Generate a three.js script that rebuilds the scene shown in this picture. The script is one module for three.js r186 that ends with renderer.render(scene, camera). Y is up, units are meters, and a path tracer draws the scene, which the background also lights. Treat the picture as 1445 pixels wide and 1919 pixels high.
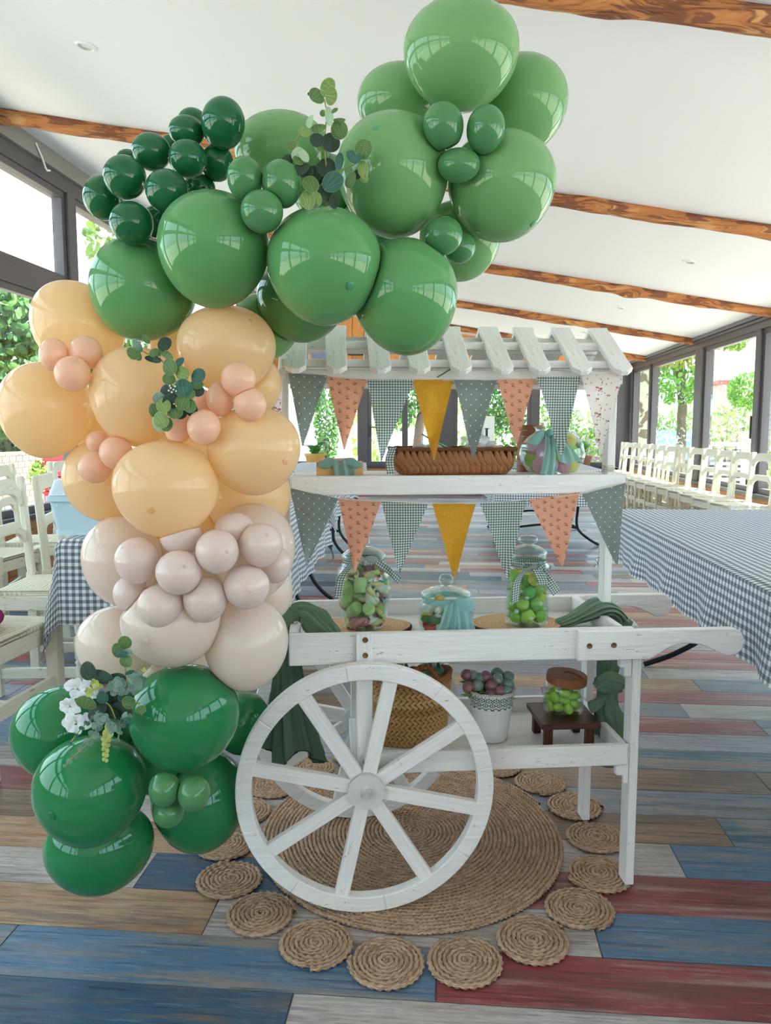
import * as THREE from 'three';
import { RoundedBoxGeometry } from 'three/addons/geometries/RoundedBoxGeometry.js';
import { mergeGeometries, mergeVertices, toCreasedNormals } from 'three/addons/utils/BufferGeometryUtils.js';

// ───────── camera, sky, sun, exposure ─────────
const scene = new THREE.Scene();
const CAMH = 1.12, FPX = 1443, PITCH = Math.atan((959.5 - 803) / FPX);
const camera = new THREE.PerspectiveCamera(2 * Math.atan(959.5 / FPX) * 180 / Math.PI, 1445 / 1919, 0.05, 300);
camera.position.set(0, CAMH, 0);
camera.rotation.x = -PITCH;
const SKY = [0.77, 0.9, 1.0], SKYGAIN = 1.05, SUN = 5.6, EXPOSURE = 4.85;
{ // clear pale sky, a little deeper overhead, one even ground colour below the horizon
  const W = 64, H = 32, d = new Float32Array(W * H * 4);
  for (let y = 0; y < H; y++) for (let x = 0; x < W; x++) {
    const e = ((y + 0.5) / H - 0.5) * Math.PI, t = Math.max(0, Math.sin(e)), o = (y * W + x) * 4;
    const c = e < 0 ? [0.36, 0.36, 0.33] : [SKY[0] * (1 - 0.34 * t), SKY[1] * (1 - 0.17 * t), SKY[2] * (1 - 0.04 * t)];
    for (let k = 0; k < 3; k++) d[o + k] = c[k] * SKYGAIN;
    d[o + 3] = 1;
  }
  const t = new THREE.DataTexture(d, W, H, THREE.RGBAFormat, THREE.FloatType);
  t.mapping = THREE.EquirectangularReflectionMapping; t.magFilter = THREE.LinearFilter; t.needsUpdate = true;
  scene.background = t;
}
const renderer = new THREE.WebGLRenderer({ antialias: true });
renderer.toneMapping = THREE.LinearToneMapping;
renderer.toneMappingExposure = EXPOSURE;
renderer.shadowMap.enabled = true;
const TR = -4.84 * Math.PI / 180, TC = 4.6 * Math.PI / 180;   // turn of the room and of the cart about y
const V = (x, y, z) => new THREE.Vector3(x, y, z);
const roomP = (u, h, w) => V(u * Math.cos(TR) - w * Math.sin(TR), h, -u * Math.sin(TR) - w * Math.cos(TR));
const sun = new THREE.DirectionalLight(0xfff8ee, SUN);
sun.position.copy(roomP(0.42 * 20, 0.9 * 20, 5 + 0.16 * 20)); sun.target.position.copy(roomP(0, 0, 5));
sun.castShadow = true; sun.shadow.mapSize.set(4096, 4096);
Object.assign(sun.shadow.camera, { left: -16, right: 16, top: 16, bottom: -16, near: 1, far: 60 });
sun.name = 'sun'; scene.add(sun, sun.target);

// ───────── helpers ─────────
const mul32 = (s) => () => { s = (s + 0x6d2b79f5) | 0; let t = Math.imul(s ^ (s >>> 15), 1 | s); t = (t + Math.imul(t ^ (t >>> 7), 61 | t)) ^ t; return ((t ^ (t >>> 14)) >>> 0) / 4294967296; };
const { sin, cos, PI, max, min, abs, sqrt, floor, pow, hypot, round } = Math, RAD = PI / 180;
const clamp = (x, a = 0, b = 1) => x < a ? a : x > b ? b : x, lerp = (a, b, t) => a + (b - a) * t, sst = (a, b, x) => { const t = clamp((x - a) / (b - a)); return t * t * (3 - 2 * t); };
const CP = cos(PITCH), SP = sin(PITCH);
const at = (px, py, Z) => { const a = (px - 722.5) / FPX, b = -(py - 959.5) / FPX, k = Z / (CP + b * SP); return V(a * k, CAMH + (b * CP - SP) * k, -Z); };   // a photograph pixel, that far away
const zc = (P) => -P.z * CP - (P.y - CAMH) * SP;
const used = new Map();
const numbered = (n) => { const k = used.get(n) ?? 0; used.set(n, k + 1); return k ? n + '_' + String(k).padStart(3, '0') : n; };
const lit = (o) => { o.castShadow = true; o.receiveShadow = true; return o; };
function tag(o, label, category, group, kind) { if (label) o.userData.label = label; if (category) o.userData.category = category; if (group) o.userData.group = group; if (kind) o.userData.kind = kind; return o; }
function thing(name, label, category, pos = [0, 0, 0], turn = 0, group) {
  const o = new THREE.Group(); o.name = numbered(name); o.position.set(...pos); o.rotation.y = turn; scene.add(o);
  return tag(o, label, category, group);
}
function obj(name, g, m, parent = scene, label) { const o = lit(new THREE.Mesh(g, m)); o.name = parent === scene ? numbered(name) : name; parent.add(o); if (label) o.userData.label = label; return o; }
function struct(name, g, m) { const o = obj(name, g, m); o.userData.kind = 'structure'; return o; }
const inRoom = (o, u = 0, h = 0, w = 0, turn = 0) => { o.position.copy(roomP(u, h, w)); o.rotation.y = TR + turn; return o; };
const roomThing = (name, label, cat, [u, h, w], turn, group) => inRoom(thing(name, label, cat, [0, 0, 0], 0, group), u, h, w, turn);
const CART0 = V(0.585, 0, -1.768);
const cartP = (a, b, c) => V(CART0.x + a * cos(TC) - c * sin(TC), b, CART0.z - a * sin(TC) - c * cos(TC));
const inCart = (o, a, b, c, turn = 0) => { o.position.copy(cartP(a, b, c)); o.rotation.y = TC + turn; return o; };
const cartThing = (name, label, cat, [a, b, c], turn = 0, group) => inCart(thing(name, label, cat, [0, 0, 0], 0, group), a, b, c, turn);
const atCart = (px, py, c) => { // a photograph pixel on the cart's plane of depth c, in the cart's own a, b
  const A = at(px, py, 1), n = V(-sin(TC), 0, -cos(TC)), P0 = cartP(0, 0, c), O = V(0, CAMH, 0), D = A.sub(O), t = P0.sub(O).dot(n) / D.dot(n), P = O.add(D.multiplyScalar(t)).sub(CART0);
  return [P.x * cos(TC) - P.z * sin(TC), P.y];
};
function clean(g) { if (g.index) g = g.toNonIndexed(); for (const k of Object.keys(g.attributes)) if (!['position', 'normal', 'uv', 'color'].includes(k)) g.deleteAttribute(k); if (!g.attributes.normal) g.computeVertexNormals(); if (!g.attributes.uv) g.setAttribute('uv', new THREE.BufferAttribute(new Float32Array(g.attributes.position.count * 2), 2)); g.groups = []; return g; }
const join = (...gs) => { gs = gs.flat(); return gs.length === 1 ? gs[0] : mergeGeometries(gs.map(clean)); };
const place = (g, p = [0, 0, 0], r = [0, 0, 0], s) => { if (s) g.scale(...(s.length ? s : [s, s, s])); g.applyMatrix4(new THREE.Matrix4().makeRotationFromEuler(new THREE.Euler(...r))); return g.translate(...p); };
function boxUV(g, axis = 0, ou = 0, ov = 0) { // texture coordinates in metres by facing, u along the grain axis
  g = clean(g); const p = g.attributes.position, n = g.attributes.normal, uv = new Float32Array(p.count * 2);
  for (let i = 0; i < p.count; i++) {
    const c = [p.getX(i), p.getY(i), p.getZ(i)], m = [abs(n.getX(i)), abs(n.getY(i)), abs(n.getZ(i))], f = m.indexOf(max(...m)), two = [0, 1, 2].filter((k) => k !== f);
    const a = two.includes(axis) ? axis : two[0], b = two.find((k) => k !== a);
    uv[i * 2] = c[a] + ou; uv[i * 2 + 1] = c[b] + ov + c[f] * 0.37;
  }
  g.setAttribute('uv', new THREE.BufferAttribute(uv, 2)); return g;
}
let bxn = 0;
function bx(w, h, d, p = [0, 0, 0], r = [0, 0, 0], rad = 0.002, axis) { // a box with rounded edges; grain along its longest side
  const k = [w, h, d], g = rad ? new RoundedBoxGeometry(w, h, d, 1, min(rad, w * 0.49, h * 0.49, d * 0.49)) : new THREE.BoxGeometry(w, h, d);
  bxn++; return place(boxUV(g, axis ?? k.indexOf(max(...k)), bxn * 0.137 % 1, bxn * 0.291 % 1), p, r);
}
const cyl = (r1, r2, h, n = 20, p = [0, 0, 0], r = [0, 0, 0]) => place(clean(new THREE.CylinderGeometry(r1, r2, h, n)), p, r);
const ball = (r, p = [0, 0, 0], s = [1, 1, 1], n = 14) => place(clean(new THREE.SphereGeometry(r, n, round(n * 0.7))), p, [0, 0, 0], s);
const lathe = (pts, n = 40) => { const g = new THREE.LatheGeometry(pts.map((q) => new THREE.Vector2(q[0], q[1])), n); return clean(g); };
const tube = (pts, r, n = 24, k = 8, closed = false) => clean(new THREE.TubeGeometry(new THREE.CatmullRomCurve3(pts.map((q) => q.isVector3 ? q : V(...q)), closed), n, r, k, closed));
function grid(nu, nv, f, flip) { // an open sheet from f(u, v) -> [x, y, z, s, t]
  const P = [], T = [], I = [];
  for (let j = 0; j <= nv; j++) for (let i = 0; i <= nu; i++) { const q = f(i / nu, j / nv, i, j); P.push(q[0], q[1], q[2]); T.push(q[3] ?? i / nu, q[4] ?? j / nv); }
  for (let j = 0; j < nv; j++) for (let i = 0; i < nu; i++) { const a = j * (nu + 1) + i, b = a + 1, c = a + nu + 1, d = c + 1; flip ? I.push(a, c, b, b, c, d) : I.push(a, b, c, b, d, c); }
  const g = new THREE.BufferGeometry(); g.setAttribute('position', new THREE.Float32BufferAttribute(P, 3)); g.setAttribute('uv', new THREE.Float32BufferAttribute(T, 2)); g.setIndex(I); g.computeVertexNormals(); return g;
}
function sweep(path, n, k, rad, up = V(0, 1, 0.001)) { // a closed skin round a path; rad(t, angle) -> [radius, flattening]
  const c = new THREE.CatmullRomCurve3(path.map((q) => q.isVector3 ? q : V(...q))), L = c.getLength();
  return grid(k, n, (s, t) => {
    const p = c.getPointAt(t), T = c.getTangentAt(t), N = V(0, 0, 0).crossVectors(up, T).normalize(), B = V(0, 0, 0).crossVectors(T, N), a = s * 2 * PI, [r, q = 1] = rad(t, a);
    p.addScaledVector(N, cos(a) * r).addScaledVector(B, sin(a) * r * q); return [p.x, p.y, p.z, t * L, s * 2 * PI * r];
  }, true);
}
function prism(pts, depth, bevel = 0.002, seg = 6) { // an outline in x, y with thickness along z, front face at z = 0
  const s = pts.type === 'Shape' ? pts : new THREE.Shape(pts.map((q) => new THREE.Vector2(q[0], q[1])));
  return clean(new THREE.ExtrudeGeometry(s, { depth: depth - 2 * bevel, bevelEnabled: bevel > 0, bevelSize: bevel, bevelOffset: -bevel, bevelThickness: bevel, bevelSegments: 1, curveSegments: seg })).translate(0, 0, -depth + bevel);
}

// ───────── textures ─────────
const hash = (x, y, s) => { let h = Math.imul(x, 374761393) ^ Math.imul(y, 668265263) ^ Math.imul(s, 1274126177); h = Math.imul(h ^ (h >>> 13), 1274126177); h = Math.imul(h ^ (h >>> 16), 2246822519); return ((h ^ (h >>> 15)) >>> 0) / 4294967296; };
function vn(x, y, px, py, s) {
  const ix = floor(x), iy = floor(y), fx = x - ix, fy = y - iy, a = fx * fx * (3 - 2 * fx), b = fy * fy * (3 - 2 * fy), X = ((ix % px) + px) % px, Y = ((iy % py) + py) % py, X1 = (X + 1) % px, Y1 = (Y + 1) % py;
  return lerp(lerp(hash(X, Y, s), hash(X1, Y, s), a), lerp(hash(X, Y1, s), hash(X1, Y1, s), a), b);
}
function fbm(u, v, fx, fy, oct, s) { let t = 0, a = 0.5, n = 0; for (let o = 0; o < oct; o++) { t += a * vn(u * fx, v * fy, fx, fy, s + o * 17); n += a; a *= 0.55; fx *= 2; fy *= 2; } return t / n; }
function tex(w, h, sx, sy, fn, srgb = true) { // sx, sy: metres one tile covers
  const d = new Uint8Array(w * h * 4);
  for (let y = 0; y < h; y++) for (let x = 0; x < w; x++) { let c = fn(x / w, y / h); if (!c.length) c = [c, c, c]; const o = (y * w + x) * 4; for (let k = 0; k < 3; k++) d[o + k] = clamp(c[k], 0, 255); d[o + 3] = 255; }
  const t = new THREE.DataTexture(d, w, h); t.wrapS = t.wrapT = THREE.RepeatWrapping; t.magFilter = THREE.LinearFilter; t.minFilter = THREE.LinearMipmapLinearFilter; t.generateMipmaps = true;
  if (srgb) t.colorSpace = THREE.SRGBColorSpace; t.repeat.set(1 / sx, 1 / sy); t.needsUpdate = true; return t;
}
function drawn(w, h, sx, sy, fn, srgb = true) { // a canvas texture
  const c = document.createElement('canvas'); c.width = w; c.height = h; fn(c.getContext('2d'), w, h);
  const t = new THREE.CanvasTexture(c); t.wrapS = t.wrapT = THREE.RepeatWrapping; t.magFilter = THREE.LinearFilter; if (srgb) t.colorSpace = THREE.SRGBColorSpace; t.repeat.set(1 / sx, 1 / sy); return t;
}
const mixc = (a, b, t) => [lerp(a[0], b[0], t), lerp(a[1], b[1], t), lerp(a[2], b[2], t)];
const S = (o) => new THREE.MeshStandardMaterial({ roughness: 0.6, ...o }), Ph = (o) => new THREE.MeshPhysicalMaterial({ roughness: 0.6, ...o });
const rescale = (t, sx, sy) => { const c = t.clone(); c.repeat.set(1 / sx, 1 / sy); c.needsUpdate = true; return c; };

// weathered, partly painted floor boards: paint, bare wood, worn share, warm streak
const PAINT = {
  blue: [[86, 118, 148], [132, 128, 130], 0.42, [150, 135, 122]], navy: [[58, 86, 112], [104, 100, 100], 0.38, [128, 104, 88]], teal: [[66, 108, 134], [150, 138, 130], 0.5, [142, 112, 92]],
  red: [[150, 68, 70], [166, 138, 132], 0.49, [120, 70, 66]], pale: [[186, 178, 174], [150, 142, 138], 0.42, [168, 154, 142]], tan: [[176, 142, 110], [122, 102, 90], 0.46, [158, 112, 78]],
  brown: [[112, 90, 78], [140, 116, 98], 0.45, [164, 126, 96]], grey: [[122, 130, 146], [112, 106, 108], 0.45, [146, 132, 124]], lilac: [[158, 156, 166], [128, 120, 122], 0.42, [146, 134, 128]],
};
const grainBump = tex(512, 256, 1.2, 0.32, (u, v) => 255 * (0.55 * fbm(u, v, 8, 64, 4, 3) + 0.45 * fbm(u, v, 5, 12, 4, 9)), false);
const plankMat = {}; let pk = 0;
for (const [name, [p, w, worn, s]] of Object.entries(PAINT)) {
  const k = pk++ * 31;
  plankMat[name] = S({ roughness: 0.42, bumpMap: grainBump, bumpScale: 0.0012, map: tex(1024, 256, 1.2, 0.32, (u, v) => {
    const big = fbm(u, v, 3, 6, 4, 5 + k), st = fbm(u, v, 6, 44, 4, 21 + k), fine = fbm(u, v, 30, 128, 2, 33 + k), scrape = fbm(u + big * 0.05, v, 16, 40, 3, 51 + k);
    let c = mixc(w, s, sst(0.4, 0.66, fbm(u, v, 2, 9, 4, 71 + k)));
    c = mixc(c, p, sst(worn - 0.1, worn + 0.13, 0.42 * big + 0.3 * st + 0.28 * scrape));
    c = mixc(c, [190, 182, 178], 0.32 * sst(0.6, 0.76, 0.6 * scrape + 0.4 * fine)); const dark = sst(0.58, 0.76, st) * 0.5 + sst(0.6, 0.8, fine) * 0.36;
    const b = 0.86 + 0.3 * fine + 0.16 * (st - 0.5); return [c[0] * b * (1 - dark * 0.5), c[1] * b * (1 - dark * 0.5), c[2] * b * (1 - dark * 0.48)];
  }) });
}
const brushBump = tex(512, 512, 0.5, 0.25, (u, v) => 255 * (0.6 * fbm(u, v, 6, 40, 4, 7) + 0.4 * pow(fbm(u + 0.03 * sin(v * 12 * PI), v, 10, 24, 3, 13), 1.5)), false);
const whitePaint = S({ roughness: 0.55, bumpMap: brushBump, bumpScale: 0.0022, map: tex(512, 512, 0.5, 0.25, (u, v) => {
  const g = fbm(u, v, 6, 40, 4, 7), chip = sst(0.8, 0.83, fbm(u, v, 30, 60, 3, 91)) * sst(0.58, 0.66, fbm(u, v, 3, 3, 2, 17)); return mixc(mixc([231, 226, 222], [244, 240, 237], g), [140, 114, 92], chip * 0.6);
}) });
const creamPaint = S({ roughness: 0.5, bumpMap: brushBump, bumpScale: 0.0012, map: tex(512, 512, 0.6, 0.3, (u, v) => {
  const g = fbm(u, v, 4, 24, 4, 41), chip = sst(0.72, 0.78, fbm(u, v, 16, 40, 3, 19)) * sst(0.5, 0.6, fbm(u, v, 4, 4, 2, 12)); return mixc(mixc([222, 214, 190], [238, 233, 214], g), [150, 116, 78], chip * 0.65);
}) });
const woodTex = (a, b, c, s) => tex(512, 256, 0.9, 0.3, (u, v) => { const r = sin((v * 9 + 1.4 * fbm(u, v, 2, 4, 3, s)) * 2 * PI * 2), f = fbm(u, v, 8, 70, 3, s + 5); return mixc(mixc(a, b, 0.5 + 0.5 * r), c, sst(0.5, 0.8, f) * 0.7); });
const pineMat = S({ roughness: 0.55, map: woodTex([196, 140, 84], [170, 112, 62], [120, 74, 42], 3), bumpMap: grainBump, bumpScale: 0.001 });
const walnut = S({ roughness: 0.45, map: woodTex([86, 40, 30], [62, 28, 22], [40, 18, 16], 13), bumpMap: grainBump, bumpScale: 0.0014 });
const lidWood = S({ roughness: 0.5, map: woodTex([156, 96, 54], [130, 76, 42], [98, 56, 32], 23) });
const barkMat = S({ roughness: 0.8, bumpMap: tex(512, 256, 0.9, 0.38, (u, v) => 255 * (0.5 * fbm(u, v, 6, 10, 4, 61) + 0.5 * fbm(u, v, 20, 50, 2, 65)), false), bumpScale: 0.02, map: tex(1024, 256, 1.5, 0.32, (u, v) => {
  const patch = sst(0.52, 0.6, 0.6 * fbm(u + 0.03 * fbm(u, v, 9, 9, 2, 2), v, 13, 9, 4, 61) + 0.4 * fbm(u, v, 14, 34, 3, 68)), gr = fbm(u, v, 10, 60, 3, 63), c = mixc(mixc([208, 140, 84], [178, 108, 60], gr), [222, 170, 116], sst(0.56, 0.7, fbm(u, v, 8, 12, 3, 67)) * 0.7);
  return mixc(c, mixc([112, 66, 48], [138, 84, 60], gr), patch * 0.85);
}) });
const plaster = S({ roughness: 0.75, color: '#f1f1f4', bumpMap: tex(256, 256, 2, 2, (u, v) => 255 * fbm(u, v, 6, 6, 4, 5), false), bumpScale: 0.004 });
const frameMat = S({ color: '#5a5457', roughness: 0.45, metalness: 0.15 }), frameDark = S({ color: '#3a3434', roughness: 0.5 }), sillMat = S({ color: '#3f4146', roughness: 0.35 });
const paneMat = Ph({ color: '#f2fbfb', transmission: 1, roughness: 0, ior: 1.5, thickness: 0 }), glassMat = Ph({ color: '#f3f9f8', transmission: 1, roughness: 0.0, ior: 1.5, thickness: 0 });
const blackMetal = S({ color: '#23262b', roughness: 0.4, metalness: 0.4 }), steel = S({ color: '#b9bcc0', roughness: 0.25, metalness: 0.9 }), whitePlastic = S({ color: '#eef0f1', roughness: 0.4 });
const check = (n, a, b, c) => tex(128, 128, n, n, (u, v) => { const A = u < 0.5, B = v < 0.5, w = 8 * (hash(floor(u * 64), floor(v * 64), 3) - 0.5); const k = A && B ? a : A || B ? b : c; return [k[0] + w, k[1] + w, k[2] + w]; });
const weaveBump = tex(64, 64, 0.004, 0.004, (u, v) => 255 * (0.5 + 0.25 * sin(u * 8 * PI) * sin(v * 8 * PI) + 0.2 * sin(u * 16 * PI)), false);
const gingham = S({ roughness: 0.85, map: check(0.024, [104, 109, 118], [167, 171, 179], [245, 246, 248]), bumpMap: weaveBump, bumpScale: 0.0004, side: THREE.DoubleSide });

// ───────── the room: floor, ceiling, walls, windows ─────────
const UL = -3.07, UR = 2.93, WB = 13.1, WF = -7, HR = 2.2, SLOPE = 0.172, ceilAt = (u) => HR + SLOPE * (UR - u);
const rb = (u0, u1, h0, h1, w0, w1, rad = 0.003, axis) => bx(abs(u1 - u0), abs(h1 - h0), abs(w1 - w0), [(u0 + u1) / 2, (h0 + h1) / 2, -(w0 + w1) / 2], [0, 0, 0], rad, axis);
{
  const fl = inRoom(struct('floor', rb(UL - 0.2, UR + 0.2, -0.14, -0.003, WF - 0.2, WB + 0.2, 0), S({ color: '#6e6762', roughness: 0.8 })));
  const P = 0.158, kinds = Object.keys(PAINT), r = mul32(77), near = [], far = {};
  const set = { // rows the photograph shows: [end of each board to its right, paint]
    '-3': [[-1.25, 'blue'], [-0.303, 'navy'], [0.65, 'pale'], [1.6, 'brown']], '-2': [[-0.968, 'teal'], [-0.02, 'blue'], [0.9, 'red'], [1.85, 'navy']], '-1': [[-1.49, 'blue'], [-0.543, 'tan'], [0.332, 'pale'], [1.28, 'blue']],
    0: [[-0.767, 'pale'], [0.05, 'navy'], [1.0, 'red'], [1.95, 'red']], 1: [[-1.3, 'pale'], [-0.35, 'tan'], [0.6, 'pale'], [1.5, 'blue']], 2: [[-1.2, 'brown'], [-0.2, 'pale'], [0.772, 'brown'], [1.72, 'teal']], 3: [[-0.6, 'red'], [0.3, 'grey'], [1.4, 'grey']],
    4: [[-0.9, 'pale'], [0.05, 'lilac'], [1.0, 'brown'], [1.95, 'brown']], 5: [[-1, 'blue'], [0.35, 'lilac'], [1.35, 'teal']], 6: [[-1.1, 'blue'], [0.5, 'grey'], [1.45, 'lilac']], 7: [[-0.7, 'lilac'], [0.2, 'pale'], [1.172, 'red'], [2.1, 'grey']],
    8: [[-0.9, 'lilac'], [0.0, 'brown'], [0.939, 'grey'], [1.9, 'pale']], 9: [[-1, 'red'], [0.4, 'grey'], [1.38, 'red']], 10: [[-0.8, 'blue'], [0.14, 'tan'], [1.085, 'tan'], [2.0, 'blue']], 11: [[-1, 'navy'], [0.0, 'pale'], [0.898, 'grey'], [1.85, 'pale']],
  };
  const cells = [];
  for (let k = -55; k < 72; k++) {
    const w0 = 1.72 + k * P, w1 = w0 + P; if (w1 > WB - 0.01 || w0 < WF) continue;
    const ends = []; let list = set[k];
    if (list) { let first = list[0][0]; while (first - 0.95 > UL + 0.05) { first -= 0.95; list = [[first, kinds[floor(r() * 9)]], ...list]; } } else { let e = UL + 0.95 * r(); list = []; while (e < UR) { list.push([e, kinds[floor(pow(r(), 1.0) * 9)]]); e += 0.95; } }
    let last = list[list.length - 1][0]; while (last < UR) { last += 0.95; list.push([last, kinds[floor(r() * 9)]]); }
    let u = UL; for (const [e, kind] of list) { const u1 = min(e, UR); if (u1 - u > 0.02) cells.push([u, u1, w0, w1, kind]); u = u1; if (u >= UR) break; }
  }
  const seen = (c) => { const m = roomP((c[0] + c[1]) / 2, 0, (c[2] + c[3]) / 2), z = zc(m); if (z < 0.4) return 0; const x = abs(m.x / z) * FPX; return x > 722 + 0.5 / z * FPX ? 0 : 1 / (z * z) * (m.z > -1 ? 0.2 : 1); };
  cells.sort((a, b) => seen(b) - seen(a));
  const G = 0.0016;
  cells.forEach(([u0, u1, w0, w1, kind], i) => {
    const rad = i < 300 ? 0.0015 : 0, g = bx(u1 - u0 - G, 0.011, w1 - w0 - G, [(u0 + u1) / 2, -0.0055 + (hash(i, 3, 1) - 0.5) * 0.0006, -(w0 + w1) / 2], [0, 0, 0], rad, 0);
    const uv = g.attributes.uv, ou = hash(i, 1, 5) * 1.2, ov = floor(hash(i, 2, 5) * 2) * 0.16; for (let n = 0; n < uv.count; n++) uv.setXY(n, uv.getX(n) + ou, uv.getY(n) + ov);
    if (i < 300) obj('plank', g, plankMat[kind], fl); else (far[kind] ??= []).push(g);
  });
  for (const [kind, gs] of Object.entries(far)) tag(obj('planks', join(gs), plankMat[kind], fl), null, null, null, 'stuff');
}
{ // sloping white ceiling, a slab that runs out into small eaves
  const a = UL - 0.55, b = UR + 0.45, s = new THREE.Shape([[a, ceilAt(a)], [b, ceilAt(b)], [b, ceilAt(b) + 0.12], [a, ceilAt(a) + 0.12]].map((q) => new THREE.Vector2(...q)));
  const g = boxUV(new THREE.ExtrudeGeometry(s, { depth: WB - WF + 0.8, bevelEnabled: false }).translate(0, 0, -(WB + 0.4)), 2);
  inRoom(struct('ceiling', g, plaster));
}
function logBeam(w, seed) { // a peeled, knotty roof log under the ceiling
  const r = mul32(seed), u0 = UL + 0.02, u1 = UR - 0.0, n = 90, bumps = Array.from({ length: 12 }, () => [r(), 0.006 + 0.012 * r(), r() * 6.28]), R = 0.046;
  const g = sweep([[u0, ceilAt(u0) - R * 0.72, -w], [lerp(u0, u1, 0.33), ceilAt(lerp(u0, u1, 0.33)) - R * 0.75, -w + 0.02 * (r() - 0.5)], [lerp(u0, u1, 0.66), ceilAt(lerp(u0, u1, 0.66)) - R * 0.72, -w + 0.03 * (r() - 0.5)], [u1, ceilAt(u1) - R * 0.72, -w]], n, 18,
    (t, a) => { let k = R * (1.12 - 0.2 * t); for (const [c, h, f] of bumps) k += h * Math.exp(-pow((t - c) * 60, 2)) * (0.6 + 0.4 * cos(a - f)); return [k + 0.004 * sin(t * 40 + a * 2 + seed) + 0.003 * sin(a * 5 + t * 90)]; });
  inRoom(struct('beam', g, barkMat));
}
[-2.0, 0.5, 2.86, 5.13, 7.46, 9.8, 12.1].forEach((w, i) => logBeam(w, 11 + i * 7));
let winN = 0;
function windowUnit(bars, pane, extra) { // a frame, its pane and what else it carries
  const o = new THREE.Group(); o.name = 'window_' + ++winN; o.userData.kind = 'structure'; scene.add(o); inRoom(o);
  obj('frame', join(bars), frameMat, o); obj('pane', pane, paneMat, o); if (extra) obj('handle', extra, frameDark, o); return o;
}
function sideWindow(u, w0, w1, h0, h1, out, handle) {
  const f = 0.05, a = u, b = u + out * 0.06;
  const bars = [rb(a, b, h0, h0 + f, w0, w1), rb(a, b, h1 - f, h1, w0, w1), rb(a, b, h0 + f, h1 - f, w0, w0 + f), rb(a, b, h0 + f, h1 - f, w1 - f, w1)];
  const pane = grid(1, 1, (s, t) => [u + out * 0.03, lerp(h0 + f, h1 - f, t), -lerp(w0 + f, w1 - f, s)]);
  windowUnit(bars, pane, handle && rb(u - out * 0.035, u, 1.02, 1.24, w0 + 0.015, w0 + 0.04));
}
function endWindow(w, u0, u1, h0, h1, out, handle, mid) {
  const f = 0.06, a = w, b = w + out * 0.06;
  const bars = [rb(u0, u1, h0, h0 + f, a, b), rb(u0, u1, h1 - f, h1, a, b), rb(u0, u0 + f, h0 + f, h1 - f, a, b), rb(u1 - f, u1, h0 + f, h1 - f, a, b)];
  if (mid) bars.push(rb(mid - 0.05, mid + 0.05, h0 + f, h1 - f, a, b));
  windowUnit(bars, grid(1, 1, (s, t) => [lerp(u0 + f, u1 - f, s), lerp(h0 + f, h1 - f, t), -(w + out * 0.03)]), handle && join(rb(handle, handle + 0.02, 0.98, 1.18, w - out * 0.03, w), rb(handle, handle + 0.13, 1.13, 1.15, w - out * 0.06, w - out * 0.035)));
}
{ // right wall: low boarded wall, dark sill, windows to 2.06, grey header
  const posts = [-6.9, -5, -3.2, -1.4, 0.4, 2.2, 4.05, 5.9, 7.75, 9.53, 11.8, 13.0], hw = (q) => q === 9.53 ? 0.13 : q === 11.8 ? 0.02 : 0.055, t = 0.2;
  const w = struct('wall_right', join(rb(UR + 0.02, UR + t, -0.1, 0.46, WF - 0.2, WB + 0.2), rb(UR, UR + t, 2.06, 2.19, WF - 0.2, WB + 0.2), rb(UR - 0.02, UR, 2.13, 2.16, WF, WB), posts.map((q) => rb(UR - 0.02, UR + 0.12, 0.5, 2.06, q - hw(q), q + hw(q)))), frameMat); inRoom(w);
  obj('sill', rb(UR - 0.05, UR + t + 0.05, 0.46, 0.5, WF, WB), sillMat, w);
  for (let q = WF; q < WB; q += 2.01) for (let k = 0; k < 3; k++) obj('board', rb(UR - 0.002, UR + 0.02, 0.01 + k * 0.15, 0.155 + k * 0.15, q + 0.003, min(q + 2.007, WB)), pineMat, w);
  for (let i = 0; i + 1 < posts.length; i++) sideWindow(UR + 0.01, posts[i] + hw(posts[i]), posts[i + 1] - hw(posts[i + 1]), 0.5, 2.06, 1, i === 8);
  const trim = struct('trim_1', rb(UR - 0.035, UR + 0.01, 2.165, 2.2, WF, WB), S({ color: '#767377', roughness: 0.6 })); inRoom(trim);
}
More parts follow.
